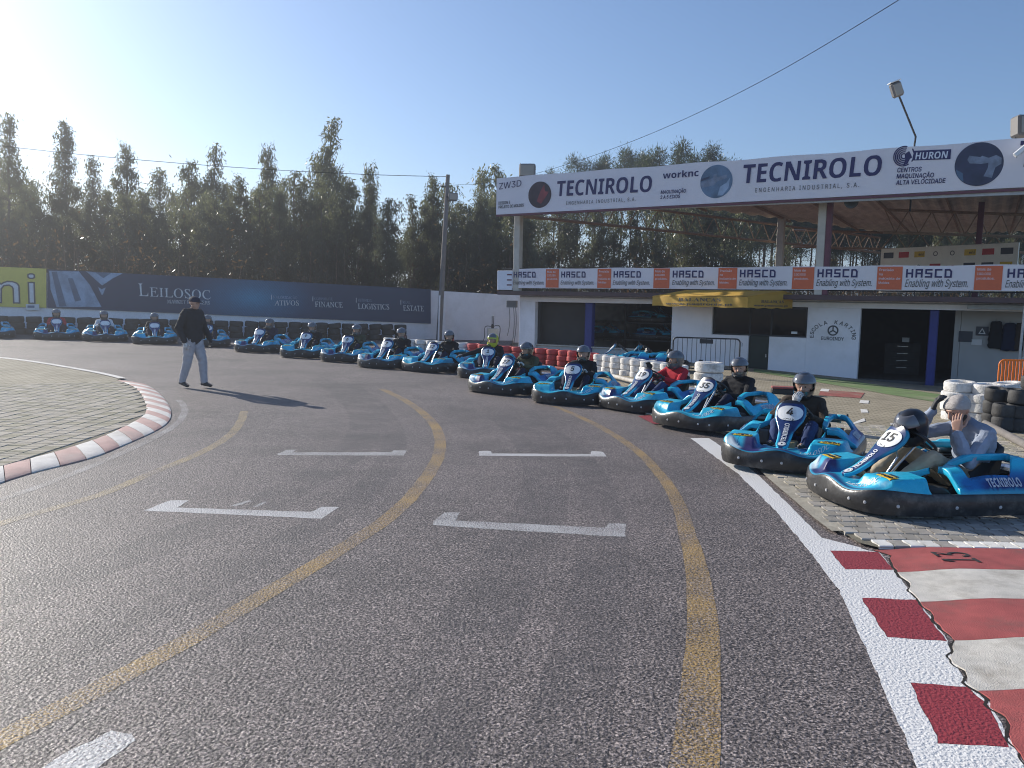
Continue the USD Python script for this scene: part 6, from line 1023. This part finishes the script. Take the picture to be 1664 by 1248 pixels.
for k, (dx, ln) in enumerate(((-.12, 1.0), (.06, 1.4), (.14, 1.3))): obj('cable', tube(smooth_line([(dx, -.03, -.12), (dx + .05, -.05, -.12 - ln * .4), (dx - .06, -.02, -.12 - ln)], 12), .011, 5), M_DARK, jb)
cb = thing('tool_cabinet', 'dim grey tool cabinet inside the dark right garage', 'cabinet', PIT.P(.9, 3.2, -.28), PIT.rot + .1); obj('body', boxm(-.5, .5, -.25, .25, 0, .95, .01), M_INT, cb)
for k in range(4): d_ = obj('drawer', boxm(-.46, .46, -.262, -.252, .06 + k * .22, .25 + k * .22, .004), M_INT, cb); obj('handle', boxm(-.15, .15, -.275, -.263, .19 + k * .22, .205 + k * .22), M_STEEL, d_)
sh2 = thing('paper_note', 'small pale paper note on the tool cabinet in the right garage', 'note', PIT.P(1.0, 2.9, .78), PIT.rot + .1); obj('sheet', boxm(-.1, .1, -.006, .0, -.07, .07), M_CREAM, sh2); 
# coats and boards in the open bay at the right
for k, (px, z, w) in enumerate(((1618, 1.25, .22), (1640, 1.20, .25), (1660, 1.22, .24))):
    a = PIT.uz(px, 540, 1.1); t = thing('hanging_coat', f'dark coat hanging on the bay wall, {ORD[k]} from the left', 'coat', PIT.P(a[0], 1.1, z), PIT.rot); obj('coat', wrinkled(union([bone(((-w * .35, 0, .15), .05), ((w * .35, 0, .15), .05), ((-w * .5, 0, -.5), .06), ((w * .5, 0, -.5), .06)), bone(((-w * .4, 0, .12), .045), ((-w * .62, 0, -.35), .04)), bone(((w * .4, 0, .12), .045), ((w * .62, 0, -.35), .04))]), .05, 2, .04, k + 2), (M_BLACKC, M_NAVYC, M_BROWNC)[k], t, smooth=60); obj('peg', tube([(0, .09, .22), (0, -.02, .22), (0, -.03, .26)], .008, 6), M_STEEL, t)
for px, py, w, h, m, l in ((1569, 547, .34, .30, M_SDK, 'dark square notice on the bay wall'), (1596, 538, .30, .25, M_SDK, 'small notice with a pale triangle on the bay wall'), (1587, 556, .26, .16, M_CREAM, 'pale paper sheet on the bay wall')):
    a = PIT.uz(px, py, 1.19); t = thing('notice', l, 'notice', PIT.P(a[0], 1.19, a[1]), PIT.rot); obj('sheet', boxm(-w / 2, w / 2, -.012, .0, -h / 2, h / 2, .002), m, t)
    if 'triangle' in l: obj('triangle', upright(Polygon([(-.09, -.08), (.09, -.08), (0, .09)]).difference(Polygon([(-.05, -.055), (.05, -.055), (0, .045)])), -.0125, .002), M_CREAM, t)
# thin sunlit air
HZ = usdkit.material(stage, '/World/Looks/haze_air', {'v': ('principled_volume', {'color': (.93, .95, 1.0), 'density': 0.0014, 'anisotropy': .70})}, [], volume='v.volume')
obj('haze', boxm(-1000, 1000, -500, 1500, -3.2, 45), HZ, kind='stuff')
